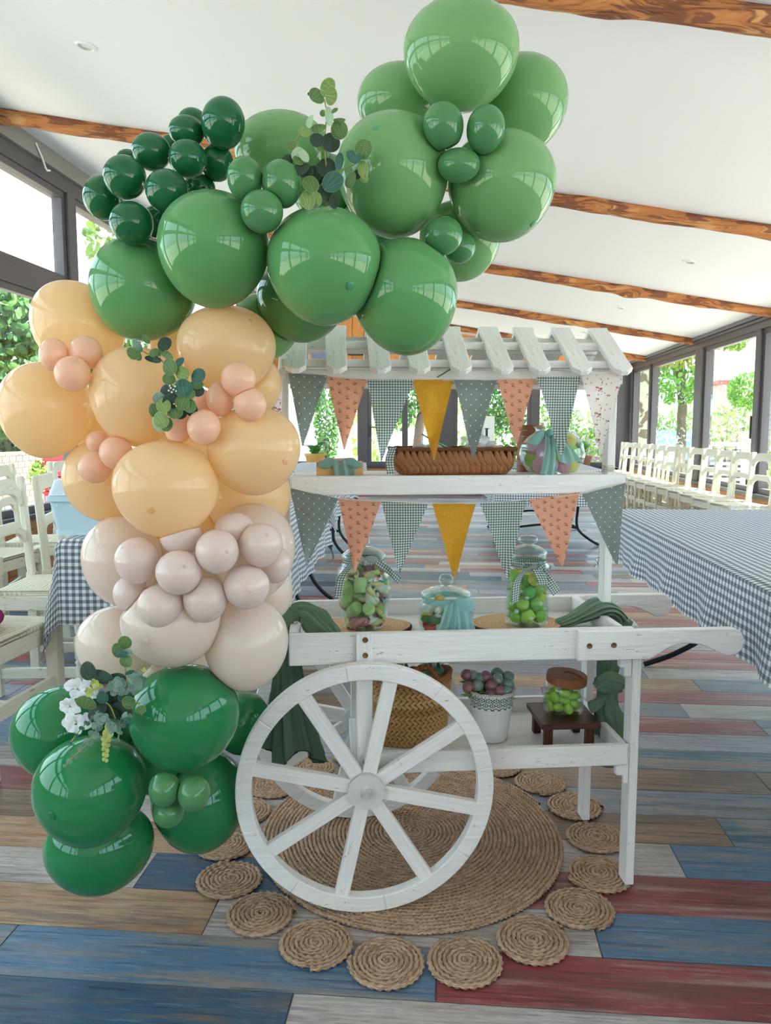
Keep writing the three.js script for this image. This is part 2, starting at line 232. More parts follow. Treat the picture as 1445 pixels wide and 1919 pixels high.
{ // left wall: the same below, a transom and a second row of panes above
  const posts = [-6.9, -4.6, -2.3, -0.05, 2.0, 4.1, 6.18, 8.4, 10.7, 13.0], t = 0.2;
  const w = struct('wall_left', join(rb(UL - t, UL - 0.02, -0.1, 0.46, WF - 0.2, WB + 0.2), rb(UL - t, UL, 2.13, 2.28, WF - 0.2, WB + 0.2), rb(UL - t, UL, 2.985, 3.1, WF - 0.2, WB + 0.2), posts.map((q) => rb(UL - 0.12, UL + 0.02, 0.5, 2.13, q - 0.065, q + 0.065)), posts.map((q) => rb(UL - 0.12, UL + 0.02, 2.28, 2.985, q - 0.065, q + 0.065))), frameMat); inRoom(w);
  obj('header', rb(UL - t, UL + 0.03, 3.1, 3.235, WF - 0.2, WB + 0.2), S({ color: '#8b8784', roughness: 0.6 }), w);
  obj('sill', rb(UL - t - 0.05, UL + 0.06, 0.46, 0.5, WF, WB), sillMat, w);
  for (let q = WF; q < WB; q += 2.01) for (let k = 0; k < 3; k++) obj('board', rb(UL - 0.02, UL + 0.002, 0.01 + k * 0.15, 0.155 + k * 0.15, q + 0.003, min(q + 2.007, WB)), pineMat, w);
  for (let i = 0; i + 1 < posts.length; i++) { sideWindow(UL - 0.01, posts[i] + 0.065, posts[i + 1] - 0.065, 0.5, 2.13, -1); sideWindow(UL - 0.01, posts[i] + 0.065, posts[i + 1] - 0.065, 2.28, 2.985, -1); }
  inRoom(tag(obj('strap', tube([[UL + 0.035, 3.19, -5.63], [UL + 0.045, 3.1, -5.7], [UL + 0.06, 3.03, -5.72], [UL + 0.05, 3.045, -5.79]], 0.008, 12, 6), whitePlastic), 'short white strap hanging from the grey header over the left windows', 'strap', null));
}
{ // far wall: low wall, windows, ochre boards above
  const ochre = S({ roughness: 0.7, map: woodTex([232, 166, 96], [216, 146, 78], [196, 122, 62], 33) }), B = WB, o = 0.2;
  const s = new THREE.Shape([[UL - 0.2, 2.1], [UR + 0.2, 2.1], [UR + 0.2, ceilAt(UR + 0.2)], [UL - 0.2, ceilAt(UL - 0.2)]].map((q) => new THREE.Vector2(...q)));
  const w = inRoom(struct('wall_back', join(rb(UL, UR, -0.1, 0.46, B + 0.02, B + o), rb(UL, UR, 2.02, 2.1, B - 0.02, B + o), [[-1.53, -1.41], [-0.17, 0.05], [1.32, 1.41], [2.66, 2.93], [-3.07, -2.95]].map(([a, b]) => rb(a, b, 0.46, 2.02, B - 0.01, B + 0.12))), frameMat));
  obj('upper_panel', boxUV(new THREE.ExtrudeGeometry(s, { depth: 0.14, bevelEnabled: false }).translate(0, 0, -B - 0.16), 1), ochre, w);
  for (let u = UL; u < UR - 0.1; u += 0.2) obj('board', boxUV(prism([[u + 0.004, 2.1], [u + 0.196, 2.1], [u + 0.196, ceilAt(u + 0.196)], [u + 0.004, ceilAt(u + 0.004)]], 0.022, 0.003), 1).translate(0, 0, -B + 0.003), ochre, w);
  obj('sill', rb(UL, UR, 0.46, 0.5, B - 0.05, B + o), sillMat, w);
  for (let u = UL; u < UR; u += 2) for (let k = 0; k < 3; k++) obj('board', rb(u + 0.003, u + 1.997, 0.01 + k * 0.15, 0.155 + k * 0.15, B - 0.002, B + 0.02), pineMat, w);
  endWindow(B, -2.95, -1.53, 0.5, 2.02, 1); endWindow(B, -1.41, -0.17, 0.5, 2.02, 1, -1.39, -0.78); endWindow(B, 0.05, 1.32, 0.5, 2.02, 1); endWindow(B, 1.41, 2.66, 0.5, 2.02, 1);
  tag(inRoom(obj('wall_panel', rb(-2.36, -2.0, 2.3, 2.56, B - 0.04, B - 0.022), S({ color: '#6f7fa6', roughness: 0.7 }))), 'blue-grey square panel on the ochre boards above the far windows', 'panel');
  const rk = roomThing('wall_rack', 'small dark open rack with white jugs on the ochre boards of the far wall', 'rack', [-1.57, 2.35, B - 0.1], 0);
  obj('frame', join(bx(0.3, 0.02, 0.14, [0, 0.0, 0]), bx(0.3, 0.02, 0.14, [0, 0.2, 0]), bx(0.02, 0.22, 0.14, [-0.15, 0.1, 0]), bx(0.02, 0.22, 0.14, [0.15, 0.1, 0]), bx(0.3, 0.2, 0.01, [0, 0.1, -0.065])), S({ color: '#2a211d' }), rk);
  for (const x of [-0.09, -0.02, 0.06]) obj('jug', place(lathe([[0, 0], [0.025, 0], [0.032, 0.04], [0.02, 0.085], [0.026, 0.11]], 14), [x, 0.012, 0.01]), whitePlastic, rk);
}
{ // plain wall behind the camera
  const w = inRoom(struct('wall_front', boxUV(new THREE.ExtrudeGeometry(new THREE.Shape([[UL - 0.2, -0.1], [UR + 0.2, -0.1], [UR + 0.2, ceilAt(UR + 0.2)], [UL - 0.2, ceilAt(UL - 0.2)]].map((q) => new THREE.Vector2(...q))), { depth: 0.2, bevelEnabled: false }).translate(0, 0, -WF), 0), plaster));
  obj('baseboard', rb(UL, UR, 0, 0.1, WF, WF + 0.02), pineMat, w);
}
[[-1.835, 3.93, 'round recessed ceiling spotlight in the high left part of the ceiling'], [1.81, 6.25, 'round recessed ceiling spotlight, largest of the three over the right side'], [1.78, 8.54, 'round recessed ceiling spotlight, middle one of the three over the right side'], [1.76, 10.66, 'round recessed ceiling spotlight, farthest of the three over the right side']].forEach(([u, w, l]) => {
  const t = roomThing('ceiling_spotlight', l, 'spotlight', [u, ceilAt(u), w], 0, 'recessed ceiling spotlights'); t.rotation.set(0, TR, 0); t.rotateZ(-Math.atan(SLOPE));
  obj('ring', place(clean(new THREE.TorusGeometry(0.043, 0.009, 8, 28)), [0, -0.002, 0], [PI / 2, 0, 0], [1, 1, 1]), whitePlastic, t);
  obj('lens', place(lathe([[0, 0.012], [0.02, 0.01], [0.036, -0.004], [0.04, 0.0]], 24), [0, -0.004, 0]), S({ color: '#c9c7c2', roughness: 0.3 }), t);
});

// ───────── outside ─────────
const gravel = S({ roughness: 0.95, map: tex(256, 256, 3, 3, (u, v) => { const n = fbm(u, v, 8, 8, 5, 3), f = fbm(u, v, 64, 64, 1, 8); return mixc([176, 168, 152], [214, 206, 190], 0.6 * n + 0.4 * f); }) });
{ const g = struct('ground', rb(-60, 60, -0.7, -0.35, -30, 90, 0), gravel); inRoom(g); }
const leafGeo = (() => { const g = grid(2, 3, (s, t) => { const w = sin(PI * (0.06 + 0.94 * t)) * 0.42, x = (s - 0.5) * 2 * w; return [x, t - 0.5, -0.25 * abs(x) + 0.12 * sin(t * 3)]; }); return g; })();
const leafMat = (c, t = 0.3) => Ph({ color: c, roughness: 0.9, transmission: t, thickness: 0, side: THREE.DoubleSide });
const foliageMat = leafMat('#6f9a3c', 0.35), foliageDark = leafMat('#4d7a38', 0.25);
function crown(parent, blobs, n, size, mat, seed, tones, name = 'crown') {
  const m = new THREE.InstancedMesh(leafGeo, mat, n), r = mul32(seed), q = new THREE.Object3D(), c = new THREE.Color(), vol = blobs.map((b) => pow(b[3] * b[4] * b[5], 0.67)), sum = vol.reduce((a, b) => a + b);
  for (let i = 0; i < n; i++) {
    let k = 0, x = r() * sum; while (x > vol[k] && k < blobs.length - 1) x -= vol[k++];
    const [bx_, by, bz, rx, ry, rz] = blobs[k], th = r() * 2 * PI, ph = Math.acos(2 * r() - 1), R = pow(0.25 + 0.75 * r(), 0.4);
    q.position.set(bx_ + rx * R * sin(ph) * cos(th), by + ry * R * cos(ph), bz + rz * R * sin(ph) * sin(th)); q.rotation.set(r() * 6.3, r() * 6.3, r() * 6.3); q.scale.setScalar(size * (0.6 + 0.8 * r())); q.updateMatrix(); m.setMatrixAt(i, q.matrix);
    const t = tones[floor(r() * tones.length)], b = 0.8 + 0.4 * r(); m.setColorAt(i, c.setRGB(t[0] * b, t[1] * b, t[2] * b));
  }
  m.name = name; m.userData.kind = 'stuff'; parent.add(lit(m)); return m;
}
const GREENS = [[0.9, 1, 0.8], [1.1, 1.1, 0.7], [0.7, 0.85, 0.7], [1.25, 1.2, 0.6]];
function tree(label, pos, H, R, blobs, n, size, seed, trunkMat, mat = foliageMat, cat = 'tree', group) {
  const t = thing(cat === 'tree' ? 'tree' : 'hedge', label, cat, [pos.x, -0.35, pos.z], 0, group), r = mul32(seed);
  if (H) obj('trunk', sweep([[0, 0, 0], [0.06 * (r() - 0.5), H * 0.4, 0.05], [0.2 * (r() - 0.5), H * 0.8, 0], [0.25 * (r() - 0.5), H, 0.1]], 16, 10, (s, a) => [R * (1.15 - 0.35 * s) * (1 + 0.08 * sin(3 * a + s * 9))]), trunkMat, t);
  crown(t, blobs, n, size, mat, seed, GREENS); return t;
}
const planeBark = S({ roughness: 0.9, map: tex(128, 256, 0.6, 1.2, (u, v) => mixc([196, 186, 160], [120, 104, 84], sst(0.52, 0.58, fbm(u, v, 5, 7, 3, 4)))) }), brownBark = S({ color: '#5d4a40', roughness: 0.9 });
const P2 = (px, Z) => { const p = at(px, 800, Z); return V(p.x, 0, p.z); };
tree('pale mottled plane tree trunk and branches outside the far right windows', P2(1202, 17), 4.4, 0.2, [[0.1, 5.2, 0, 2.0, 1.0, 2.0], [0.75, 3.35, 0.3, 0.62, 0.5, 0.6], [0.35, 2.6, 0.3, 0.3, 0.5, 0.3]], 2600, 0.15, 5, planeBark);
tree('brown-trunked maple outside the right windows, leaves hanging by the thick window post', P2(1275, 14.5), 4.6, 0.085, [[-0.15, 3.2, 0, 0.6, 0.5, 0.6], [0.72, 3.15, 0.3, 0.36, 0.3, 0.4], [-0.1, 2.4, 0.1, 0.45, 0.5, 0.4]], 1500, 0.1, 6, brownBark);
tree('small bright green tree outside between the red building and the sliding window', P2(1392, 24), 1.6, 0.07, [[0.1, 2.6, 0, 0.62, 0.6, 0.6]], 1700, 0.085, 7, brownBark);
tree('pale loose hedge beyond the parking place outside the right windows', P2(1330, 21), 0, 0, [[-3, 1.2, 0, 2, 0.8, 0.9], [0, 1.3, 0, 2.2, 0.8, 0.9], [3, 1.3, 0, 2, 0.85, 1], [6, 1.4, 0, 2, 1, 1]], 10000, 0.09, 8, null, leafMat('#93a27a', 0.3), 'hedge');
tree('yellow-green shrub outside close to the right edge of the windows', P2(1470, 14), 0.8, 0.06, [[0, 1.4, 0, 0.5, 1.3, 0.6], [0.2, 2.6, 0.2, 0.5, 0.8, 0.6]], 2000, 0.1, 9, brownBark, leafMat('#8fae3e', 0.4));
tree('tree with two brown trunks outside behind the far middle window', P2(783, 20), 2.4, 0.13, [[-0.35, 2.6, 0, 0.7, 1.0, 0.7], [-0.5, 1.9, 0.2, 0.45, 0.5, 0.4], [0.5, 3.0, 0, 0.9, 0.9, 0.8]], 2400, 0.11, 10, brownBark, foliageDark);
tree('airy green bushes far behind the middle window', P2(765, 30), 0, 0, [[-1, 1.3, 0, 2, 1.2, 1], [2, 1.4, 0, 2, 1.2, 1]], 1200, 0.22, 12, null, leafMat('#a3b56c', 0.35), 'hedge');
tree('dense ivy-green bush outside the far window right of the dark post', P2(945, 17.5), 0, 0, [[0, 1.0, 0, 0.62, 1.4, 0.5], [-0.1, 2.2, 0, 0.55, 0.8, 0.5], [0.35, 0.5, 0, 0.5, 0.7, 0.4]], 4000, 0.085, 13, null, leafMat('#4c7d33', 0.3), 'bush');
tree('leafy shrub with white blossom tones outside the far right corner window', P2(1040, 18), 0, 0, [[0, 1.2, 0, 0.6, 1.2, 0.5], [0.9, 0.9, 0.4, 0.6, 0.7, 0.5]], 2200, 0.085, 14, null, leafMat('#7f9a55', 0.3), 'bush');
tree('narrow green tree outside the far left window behind the bunting', P2(613, 19), 1.2, 0.1, [[0, 1.9, 0, 0.32, 1.5, 0.4]], 1500, 0.09, 15, brownBark, foliageDark);
[[-8.9, 11.4, 4.0, 'tall dense hedge tree outside the left windows nearest the camera'], [-8.5, 14.2, 4.3, 'tall dense hedge tree outside the left windows in the middle of the row'], [-8.2, 17.2, 4.4, 'tall dense hedge tree outside the left windows, farthest of the row']].forEach(([u, w, h, l], i) =>
  tree(l, roomP(u, 0, w), 1.6, 0.14, [[0, h * 0.55, 0, 1.5, h * 0.42, 1.7], [0.3, h * 0.8, 0.5, 1.0, h * 0.17, 1.0], [-0.3, h * 0.35, -0.9, 1.4, h * 0.32, 1.2]], 5600, 0.17, 20 + i, brownBark, leafMat('#4f7a48', 0.25)));
tree('thin pale-leaved tree outside seen right of the left window post', P2(208, 15), 3.4, 0.06, [[0, 5.0, 0, 0.35, 0.75, 0.35]], 160, 0.15, 31, brownBark, leafMat('#7a9350', 0.3));
tree('small bright green shrub at the foot of the stone wall outside on the left', P2(74, 12.4), 0, 0, [[0, 0.72, 0, 0.2, 0.26, 0.2]], 500, 0.055, 33, null, leafMat('#9cb84a', 0.35), 'bush');
{
  const stone = S({ roughness: 0.95, map: tex(256, 256, 1.6, 0.8, (u, v) => { const row = floor(v * 8), x = u * 8 + (row % 2) * 0.5 + 0.3 * hash(row, 4, 2), e = min(abs((x % 1) - 0), abs(1 - (x % 1)), abs((v * 8) % 1), abs(1 - (v * 8) % 1)), k = hash(floor(x), row, 6); return mixc([88, 76, 64], mixc([214, 196, 166], [160, 136, 108], k), sst(0.03, 0.12, e)); }) });
  tag(inRoom(obj('stone_wall', rb(-7.6, -7.2, -0.35, 0.72, 4, 20, 0.02), stone)), 'low rough stone wall outside beyond the left windows', 'wall');
  const red = S({ color: '#d8324a', roughness: 0.7 }), rt = thing('red_crate_stack', 'red stacked crates outside behind the cream chairs on the left', 'crates', [P2(104, 12.6).x, -0.35, -12.6], 0.2);
    for (let k = 0; k < 5; k++) obj('crate', join(bx(0.36, 0.2, 0.4, [0, 0.12 + k * 0.23, 0], [0, 0, 0], 0.01), bx(0.4, 0.03, 0.44, [0, 0.21 + k * 0.23, 0], [0, 0, 0], 0.005)), red, rt);
  const brick = S({ color: '#a58884', roughness: 0.9 }), bd = roomThing('red_building', 'low reddish building far outside behind the hedge on the right', 'building', [15.5, -0.35, 41], 0.1);
  obj('wall', bx(6, 3.6, 5, [0, 1.8, 0], [0, 0, 0], 0.02), brick, bd); obj('roof', bx(6.4, 0.2, 5.4, [0, 3.65, 0]), S({ color: '#8a4a48' }), bd); obj('window', bx(1.0, 1.2, 0.06, [2.2, 2.3, 2.5]), S({ color: '#8fa6c4', roughness: 0.2 }), bd);
  const bl = thing('pale_building', 'pale building with long blinds outside the far left window', 'building', [P2(600, 26).x, -0.35, -26]);
  obj('wall', bx(3.0, 5.2, 3, [-0.5, 2.6, 0], [0, 0, 0], 0.02), S({ color: '#cfcabf' }), bl); for (let k = 0; k < 22; k++) obj('slat', bx(1.4, 0.1, 0.03, [0.1, 1.2 + k * 0.15, 1.52], [0.3, 0, 0], 0), S({ color: '#e8e6e0' }), bl);
  const sh = thing('garden_unit', 'white framed outdoor unit with dark louvres outside the sliding window', 'unit', [P2(1372, 15.5).x, -0.35, -15.5], -0.25);
  obj('frame', join(bx(1.15, 0.07, 0.6, [0, 1.16, 0]), bx(0.07, 1.16, 0.6, [-0.54, 0.58, 0]), bx(0.07, 1.16, 0.6, [0.54, 0.58, 0]), bx(0.08, 1.16, 0.6, [0.2, 0.58, 0]), bx(0.4, 0.06, 0.6, [0.38, 0.62, 0])), whitePlastic, sh);
  for (let k = 0; k < 9; k++) obj('louvre', bx(0.66, 0.05, 0.02, [-0.18, 0.2 + k * 0.105, 0.22], [0.5, 0, 0], 0), S({ color: '#4b5058' }), sh);
  const string = thing('string_lights', 'string of white festoon bulbs outside against the left hedge', 'string lights', [0, 0, 0]), a = roomP(-10.2, 2.72, 6), b = roomP(-10.0, 2.62, 14), pts = []; for (let k = 0; k <= 8; k++) { const q = a.clone().lerp(b, k / 8); q.y -= 0.25 * sin(PI * k / 8); pts.push(q); }
  obj('cable', tube(pts, 0.012, 40, 5), whitePlastic, string); const cv = new THREE.CatmullRomCurve3(pts); for (let k = 0; k < 13; k++) { const q = cv.getPointAt((k + 0.5) / 13); obj('bulb', join(ball(0.07, [q.x, q.y - 0.13, q.z]), cyl(0.03, 0.03, 0.07, 8, [q.x, q.y - 0.05, q.z])), whitePlastic, string); }
}
function car(label, color, p, turn) {
  const t = thing('car', label, 'car', [p.x, -0.35, p.z], turn), m = Ph({ color, roughness: 0.3, clearcoat: 1, clearcoatRoughness: 0.05 });
  const side = [[-2.0, 0.35], [-2.05, 0.75], [-1.6, 0.95], [-0.9, 1.05], [-0.35, 1.4], [0.9, 1.46], [1.65, 1.05], [2.0, 0.95], [2.08, 0.5], [1.95, 0.32]];
  obj('body', prism(side, 1.66, 0.06).translate(0, 0, 0.83), m, t);
  obj('window', prism([[-0.8, 1.06], [-0.32, 1.34], [0.85, 1.4], [1.4, 1.06]], 1.68, 0.004).translate(0, 0, 0.84), S({ color: '#22303a', roughness: 0.1 }), t);
  for (const [x, z] of [[-1.3, 0.75], [-1.3, -0.75], [1.3, 0.75], [1.3, -0.75]]) obj('wheel', cyl(0.32, 0.32, 0.2, 20, [x, 0.32, z], [PI / 2, 0, 0]), S({ color: '#1d1d1f' }), t);
}
car('pale blue-grey car parked outside behind the woven basket', '#c3d0da', P2(768, 27), 1.45); car('dark teal car parked outside behind the far right chairs', '#3c5960', P2(1240, 20), 1.15); car('silver car parked outside the right-hand window', '#c4ccd2', P2(1480, 19), 1.0); car('purple car outside the far corner window', '#7d3f83', P2(1098, 22), 1.3);

// ───────── tables and chairs ─────────
function clothSheet(W, L, hang, seed, step = 0.03, res = 0.035) { // a checked cloth over a table W x L, top at y = 0
  const hx = W / 2, hz = L / 2, nu = round((W + 2 * hang) / res), nv = round((L + 2 * hang) / res);
  return grid(nu, nv, (s, t) => {
    const x = lerp(-hx - hang, hx + hang, s), z = lerp(-hz - hang, hz + hang, t), dx = max(0, abs(x) - hx), dz = max(0, abs(z) - hz), d = hypot(dx, dz), sx = Math.sign(x), sz = Math.sign(z);
    if (!d) return [x, 0.002 + 0.0012 * sin(x * 21 + seed) * sin(z * 17), z, x, z];
    const rad = 0.012, drop = d < rad * 1.5 ? rad * (1 - cos(d / rad)) * 0.8 : rad * 0.8 + (d - rad * 1.5) * 0.985, nx = dx / d * sx, nz = dz / d * sz, along = dx > dz ? z : x;
    const wave = (0.012 * sin(along * 13 + seed) + 0.008 * sin(along * 29 + seed * 2)) * min(1, d / hang) + (dx && dz ? 0.035 * min(dx, dz) / hang : 0), out = min(rad, d) + 0.07 * drop + wave * drop / hang;
    return [sx * min(abs(x), hx) + nx * out, 0.002 - drop, sz * min(abs(z), hz) + nz * out, x, z];
  }, true);
}
function foldingTable(label, clothLabel, u, w, W, L, hang, turn, seed, legs = [-0.42, 0.42], li = 0.3, lo = 0.5) {
  const t = roomThing('folding_table', label, 'table', [u, 0, w], turn);
  obj('tabletop', bx(W, 0.045, L, [0, 0.71, 0], [0, 0, 0], 0.01), S({ color: '#e9e7e2', roughness: 0.5 }), t);
  for (const k of legs) { const z = k * L; // wishbone legs: an upright pair that spreads into a curved foot
    obj('leg', join(tube([[-W * li, 0.69, z], [-W * li, 0.4, z], [-W * li, 0.17, z], [-W * (li + lo) / 2, 0.07, z + 0.02], [-W * lo, 0.012, z + 0.02]], 0.013, 24, 8), tube([[W * li, 0.69, z], [W * li, 0.4, z], [W * li, 0.17, z], [W * (li + lo) / 2, 0.07, z + 0.02], [W * lo, 0.012, z + 0.02]], 0.013, 24, 8), tube([[-W * li, 0.17, z], [0, 0.2, z], [W * li, 0.17, z]], 0.011, 16, 8)), blackMetal, t); }
  const c = inRoom(obj('tablecloth', clothSheet(W, L, hang, seed), gingham), u, 0.735, w, turn); tag(c, clothLabel, 'tablecloth'); return t;
}
const PLT = 4 * RAD;
foldingTable('large folding table under the checked cloth right of the cart', 'grey and white checked cloth with fold creases over the large table right of the cart', 1.495, 2.27, 1.44, 3.0, 0.225, 0, 1, [-0.46, 0.46], 0.2, 0.4);
foldingTable('folding table under the checked cloth in the row behind the balloons on the left', 'checked cloth hanging in a corner under the pale blue box', -1.05, 3.5, 0.72, 1.86, 0.31, 0.055, 2);
foldingTable('folding table under the checked cloth behind the cart at its left', 'grey and white checked cloth with pale back light behind the left bunting flags', -1.16, 5.66, 0.72, 1.86, 0.22, 0.055, 3);
foldingTable('farthest folding table of the left row, seen over the cart shelf', 'checked cloth on the farthest left table, seen over the shelf', -1.28, 7.8, 0.72, 1.86, 0.22, 0.055, 4);
foldingTable('folding table standing across the room behind the right half of the cart', 'checked cloth of the table behind the right half of the cart, seen under the shelf', 0.92, 8.1, 1.0, 1.5, 0.36, 0, 5);
const rush = S({ roughness: 0.9, map: tex(128, 128, 0.4, 0.4, (u, v) => { const x = u - 0.5, y = v - 0.5, q = abs(x) > abs(y) ? y : x, s = 0.5 + 0.5 * sin(q * 130); return mixc([236, 228, 206], [204, 192, 166], 0.7 * s + 0.3 * hash(floor(u * 64), floor(v * 64), 3)); }), bumpMap: tex(128, 128, 0.4, 0.4, (u, v) => { const x = u - 0.5, y = v - 0.5; return 128 + 120 * sin((abs(x) > abs(y) ? y : x) * 130); }, false), bumpScale: 0.003 });
const legLathe = () => lathe([[0, 0], [0.016, 0], [0.021, 0.02], [0.024, 0.06], [0.02, 0.075], [0.026, 0.085], [0.02, 0.095], [0.018, 0.11], [0.0, 0.11]], 16);
function railShape(w, h, arch) { // ladder-back rail: clipped shoulders above, an arch below
  const a = w / 2, s = new THREE.Shape(); s.moveTo(-a, 0.0); s.lineTo(-a, h * 0.5); s.quadraticCurveTo(-a + 0.03, h * 0.55, -a + 0.05, h * 0.88); s.lineTo(-a + 0.085, h); s.lineTo(a - 0.085, h); s.lineTo(a - 0.05, h * 0.88); s.quadraticCurveTo(a - 0.03, h * 0.55, a, h * 0.5); s.lineTo(a, 0);
  s.lineTo(a - 0.035, 0.0); s.quadraticCurveTo(a - 0.05, arch, 0.05, arch); s.lineTo(-0.05, arch); s.quadraticCurveTo(-a + 0.05, arch, -a + 0.035, 0); s.lineTo(-a, 0); return s;
}
function makeChair(label, W = 0.42, group, turned = [1, 1]) { // seat front towards +z
  const t = thing('ladder_back_chair', label, 'chair', [0, 0, 0], 0, group), D = 0.38, hs = 0.44, x = W / 2 - 0.018, zb = -D / 2, zf = D / 2 - 0.02, tilt = 0.07;
  obj('seat', join(bx(W - 0.03, 0.025, D - 0.01, [0, hs - 0.004, 0], [0, 0, 0], 0.01)), rush, t);
  for (const s of [-1, 1]) {
    obj('back_post', join(bx(0.036, hs + 0.02, 0.042, [s * x, (hs + 0.02) / 2, zb + 0.01], [0, 0, 0], 0.004), bx(0.034, 0.46, 0.038, [s * x, hs + 0.235, zb - 0.006], [-tilt, 0, 0], 0.012)), creamPaint, t);
    if (turned[s > 0 ? 1 : 0]) obj('front_leg', join(bx(0.042, 0.1, 0.042, [s * x, 0.41, zf], [0, 0, 0], 0.005), place(legLathe(), [s * x, 0.255, zf]), bx(0.042, 0.1, 0.042, [s * x, 0.21, zf], [0, 0, 0], 0.006), place(legLathe(), [s * x, 0.06, zf]), bx(0.04, 0.065, 0.04, [s * x, 0.033, zf], [0, 0, 0], 0.006)), creamPaint, t);
    else obj('front_leg', bx(0.046, 0.455, 0.046, [s * x, 0.228, zf], [0, 0, 0], 0.005), creamPaint, t);
    obj('stretcher', bx(0.02, 0.045, D - 0.05, [s * x, 0.1, -0.01], [0, 0, 0], 0.003), creamPaint, t); obj('seat_rail', bx(0.024, 0.06, D - 0.06, [s * x, hs - 0.042, -0.005], [0, 0, 0], 0.004), creamPaint, t);
  }
  for (const z of [zf, zb + 0.01]) { obj('seat_rail', bx(W - 0.08, 0.06, 0.024, [0, hs - 0.042, z], [0, 0, 0], 0.004), creamPaint, t); obj('stretcher', bx(W - 0.08, 0.05, 0.02, [0, z > 0 ? 0.21 : 0.16, z], [0, 0, 0], 0.003), creamPaint, t); }
  const rail = (y, h, a) => { const g = place(prism(railShape(W - 0.06, h, a), 0.02, 0.003, 8), [0, y, 0]); return place(g.translate(0, -hs, 0.012), [0, hs, zb + 0.004], [-tilt, 0, 0]); };
  obj('top_rail', boxUV(rail(hs + 0.335, 0.125, 0.055), 0), creamPaint, t); obj('mid_rail', boxUV(rail(hs + 0.165, 0.1, 0.05), 0), creamPaint, t); return t;
}
const copyOf = (o, label, group) => { const c = o.clone(); c.name = numbered(o.name.replace(/_\d{3}$/, '')); scene.add(c); c.userData = { ...o.userData, label }; if (group) c.userData.group = group; return c; };
const ordinal = ['first', 'second', 'third', 'fourth', 'fifth', 'sixth', 'seventh', 'eighth', 'ninth', 'tenth', 'eleventh', 'twelfth', 'thirteenth'];
const chair0 = makeChair('cream ladder-back chair in the row along the right windows, first from the far corner');
for (let i = 0; i < 13; i++) {
  const c = i ? copyOf(chair0, `cream ladder-back chair in the row along the right windows, ${ordinal[i]} from the far corner`) : chair0; c.userData.group = 'chairs along the right windows';
  inRoom(c, 2.58 + 0.012 * sin(i * 5), 0, 12.72 - i * 0.468, -PI / 2 + 0.03 * sin(i * 7));
}
[[-1.73, 3.2, 'cream ladder-back chair on the left, nearest of those with their backs to the left windows'], [-1.78, 3.68, 'cream ladder-back chair just left of the pale blue box, its worn top rail scraped grey'], [-2.5, 3.95, 'cream chair standing behind the first left chair, close to the stone wall view'], [-2.5, 4.5, 'cream chair behind the pale blue box, before the red crates'], [-2.45, 5.1, 'farthest cream chair of the left rows, mostly hidden by balloons']].forEach(([u, w, l], i) => inRoom(copyOf(chair0, l, 'chairs on the left side'), u, 0, w, PI / 2 + [0.05, -0.12, 0.2, -0.1, 0.1][i]));
inRoom(copyOf(chair0, 'cream chair at the far wall seen right of the round sweet jar', 'chairs on the left side'), 1.5, 0, 12.75, 0.0);
const nearChair = makeChair('cream chair with a turned leg under the purple cloth bag', 0.42, null, [1, 0]);
inRoom(nearChair, -1.60, 0, 2.42, PI / 2 - 0.05);
{
  const b = roomThing('cloth_bag', 'purple crumpled cloth bag on the near left chair', 'bag', [-1.62, 0.452, 2.34], 0.3), r = mul32(4);
  obj('body', grid(28, 16, (s, t) => { const a = s * 2 * PI, p = t * PI, R = 0.13 * (1 + 0.1 * sin(a * 5 + t * 6) + 0.07 * sin(a * 9 - t * 11)); return [R * sin(p) * cos(a) * 1.1, max(0.002, 0.06 + 0.085 * cos(p) * (1 + 0.08 * sin(a * 4)) - 0.025), -R * sin(p) * sin(a)]; }), S({ color: '#8c1f5c', roughness: 0.8, side: THREE.DoubleSide }), b);
}
{ // pale blue lidded box at the end of the left table
  const m = S({ color: '#c3e0ea', roughness: 0.45 }), lm = Ph({ color: '#e6f1fb', roughness: 0.25, transmission: 0.25, thickness: 0 }), t = roomThing('storage_box', 'pale blue plastic storage box with a domed clear lid on the left table', 'box', [-1.2, 0.7385, 2.79], 0.02);
  const tap = (w0, w1, d0, d1, h, y, rad) => { const g = new RoundedBoxGeometry(1, 1, 1, 3, 0.06), p = g.attributes.position; for (let i = 0; i < p.count; i++) { const f = p.getY(i) + 0.5; p.setXYZ(i, p.getX(i) * lerp(w0, w1, f), y + f * h, p.getZ(i) * lerp(d0, d1, f)); } g.computeVertexNormals(); return clean(g); };
  obj('body', tap(0.43, 0.47, 0.3, 0.33, 0.125, 0), m, t); obj('base_rim', tap(0.44, 0.44, 0.31, 0.31, 0.016, 0.0), m, t); obj('rim', tap(0.49, 0.49, 0.35, 0.35, 0.02, 0.122), m, t); obj('lid', tap(0.475, 0.44, 0.34, 0.3, 0.06, 0.141), lm, t);
  for (const x of [-0.2, -0.15, 0.15, 0.2]) obj('rivet', ball(0.004, [x, 0.108, 0.163], [1, 1, 0.5], 8), whitePlastic, t); obj('latch', bx(0.03, 0.012, 0.01, [-0.01, 0.045, 0.16]), frameDark, t);
}
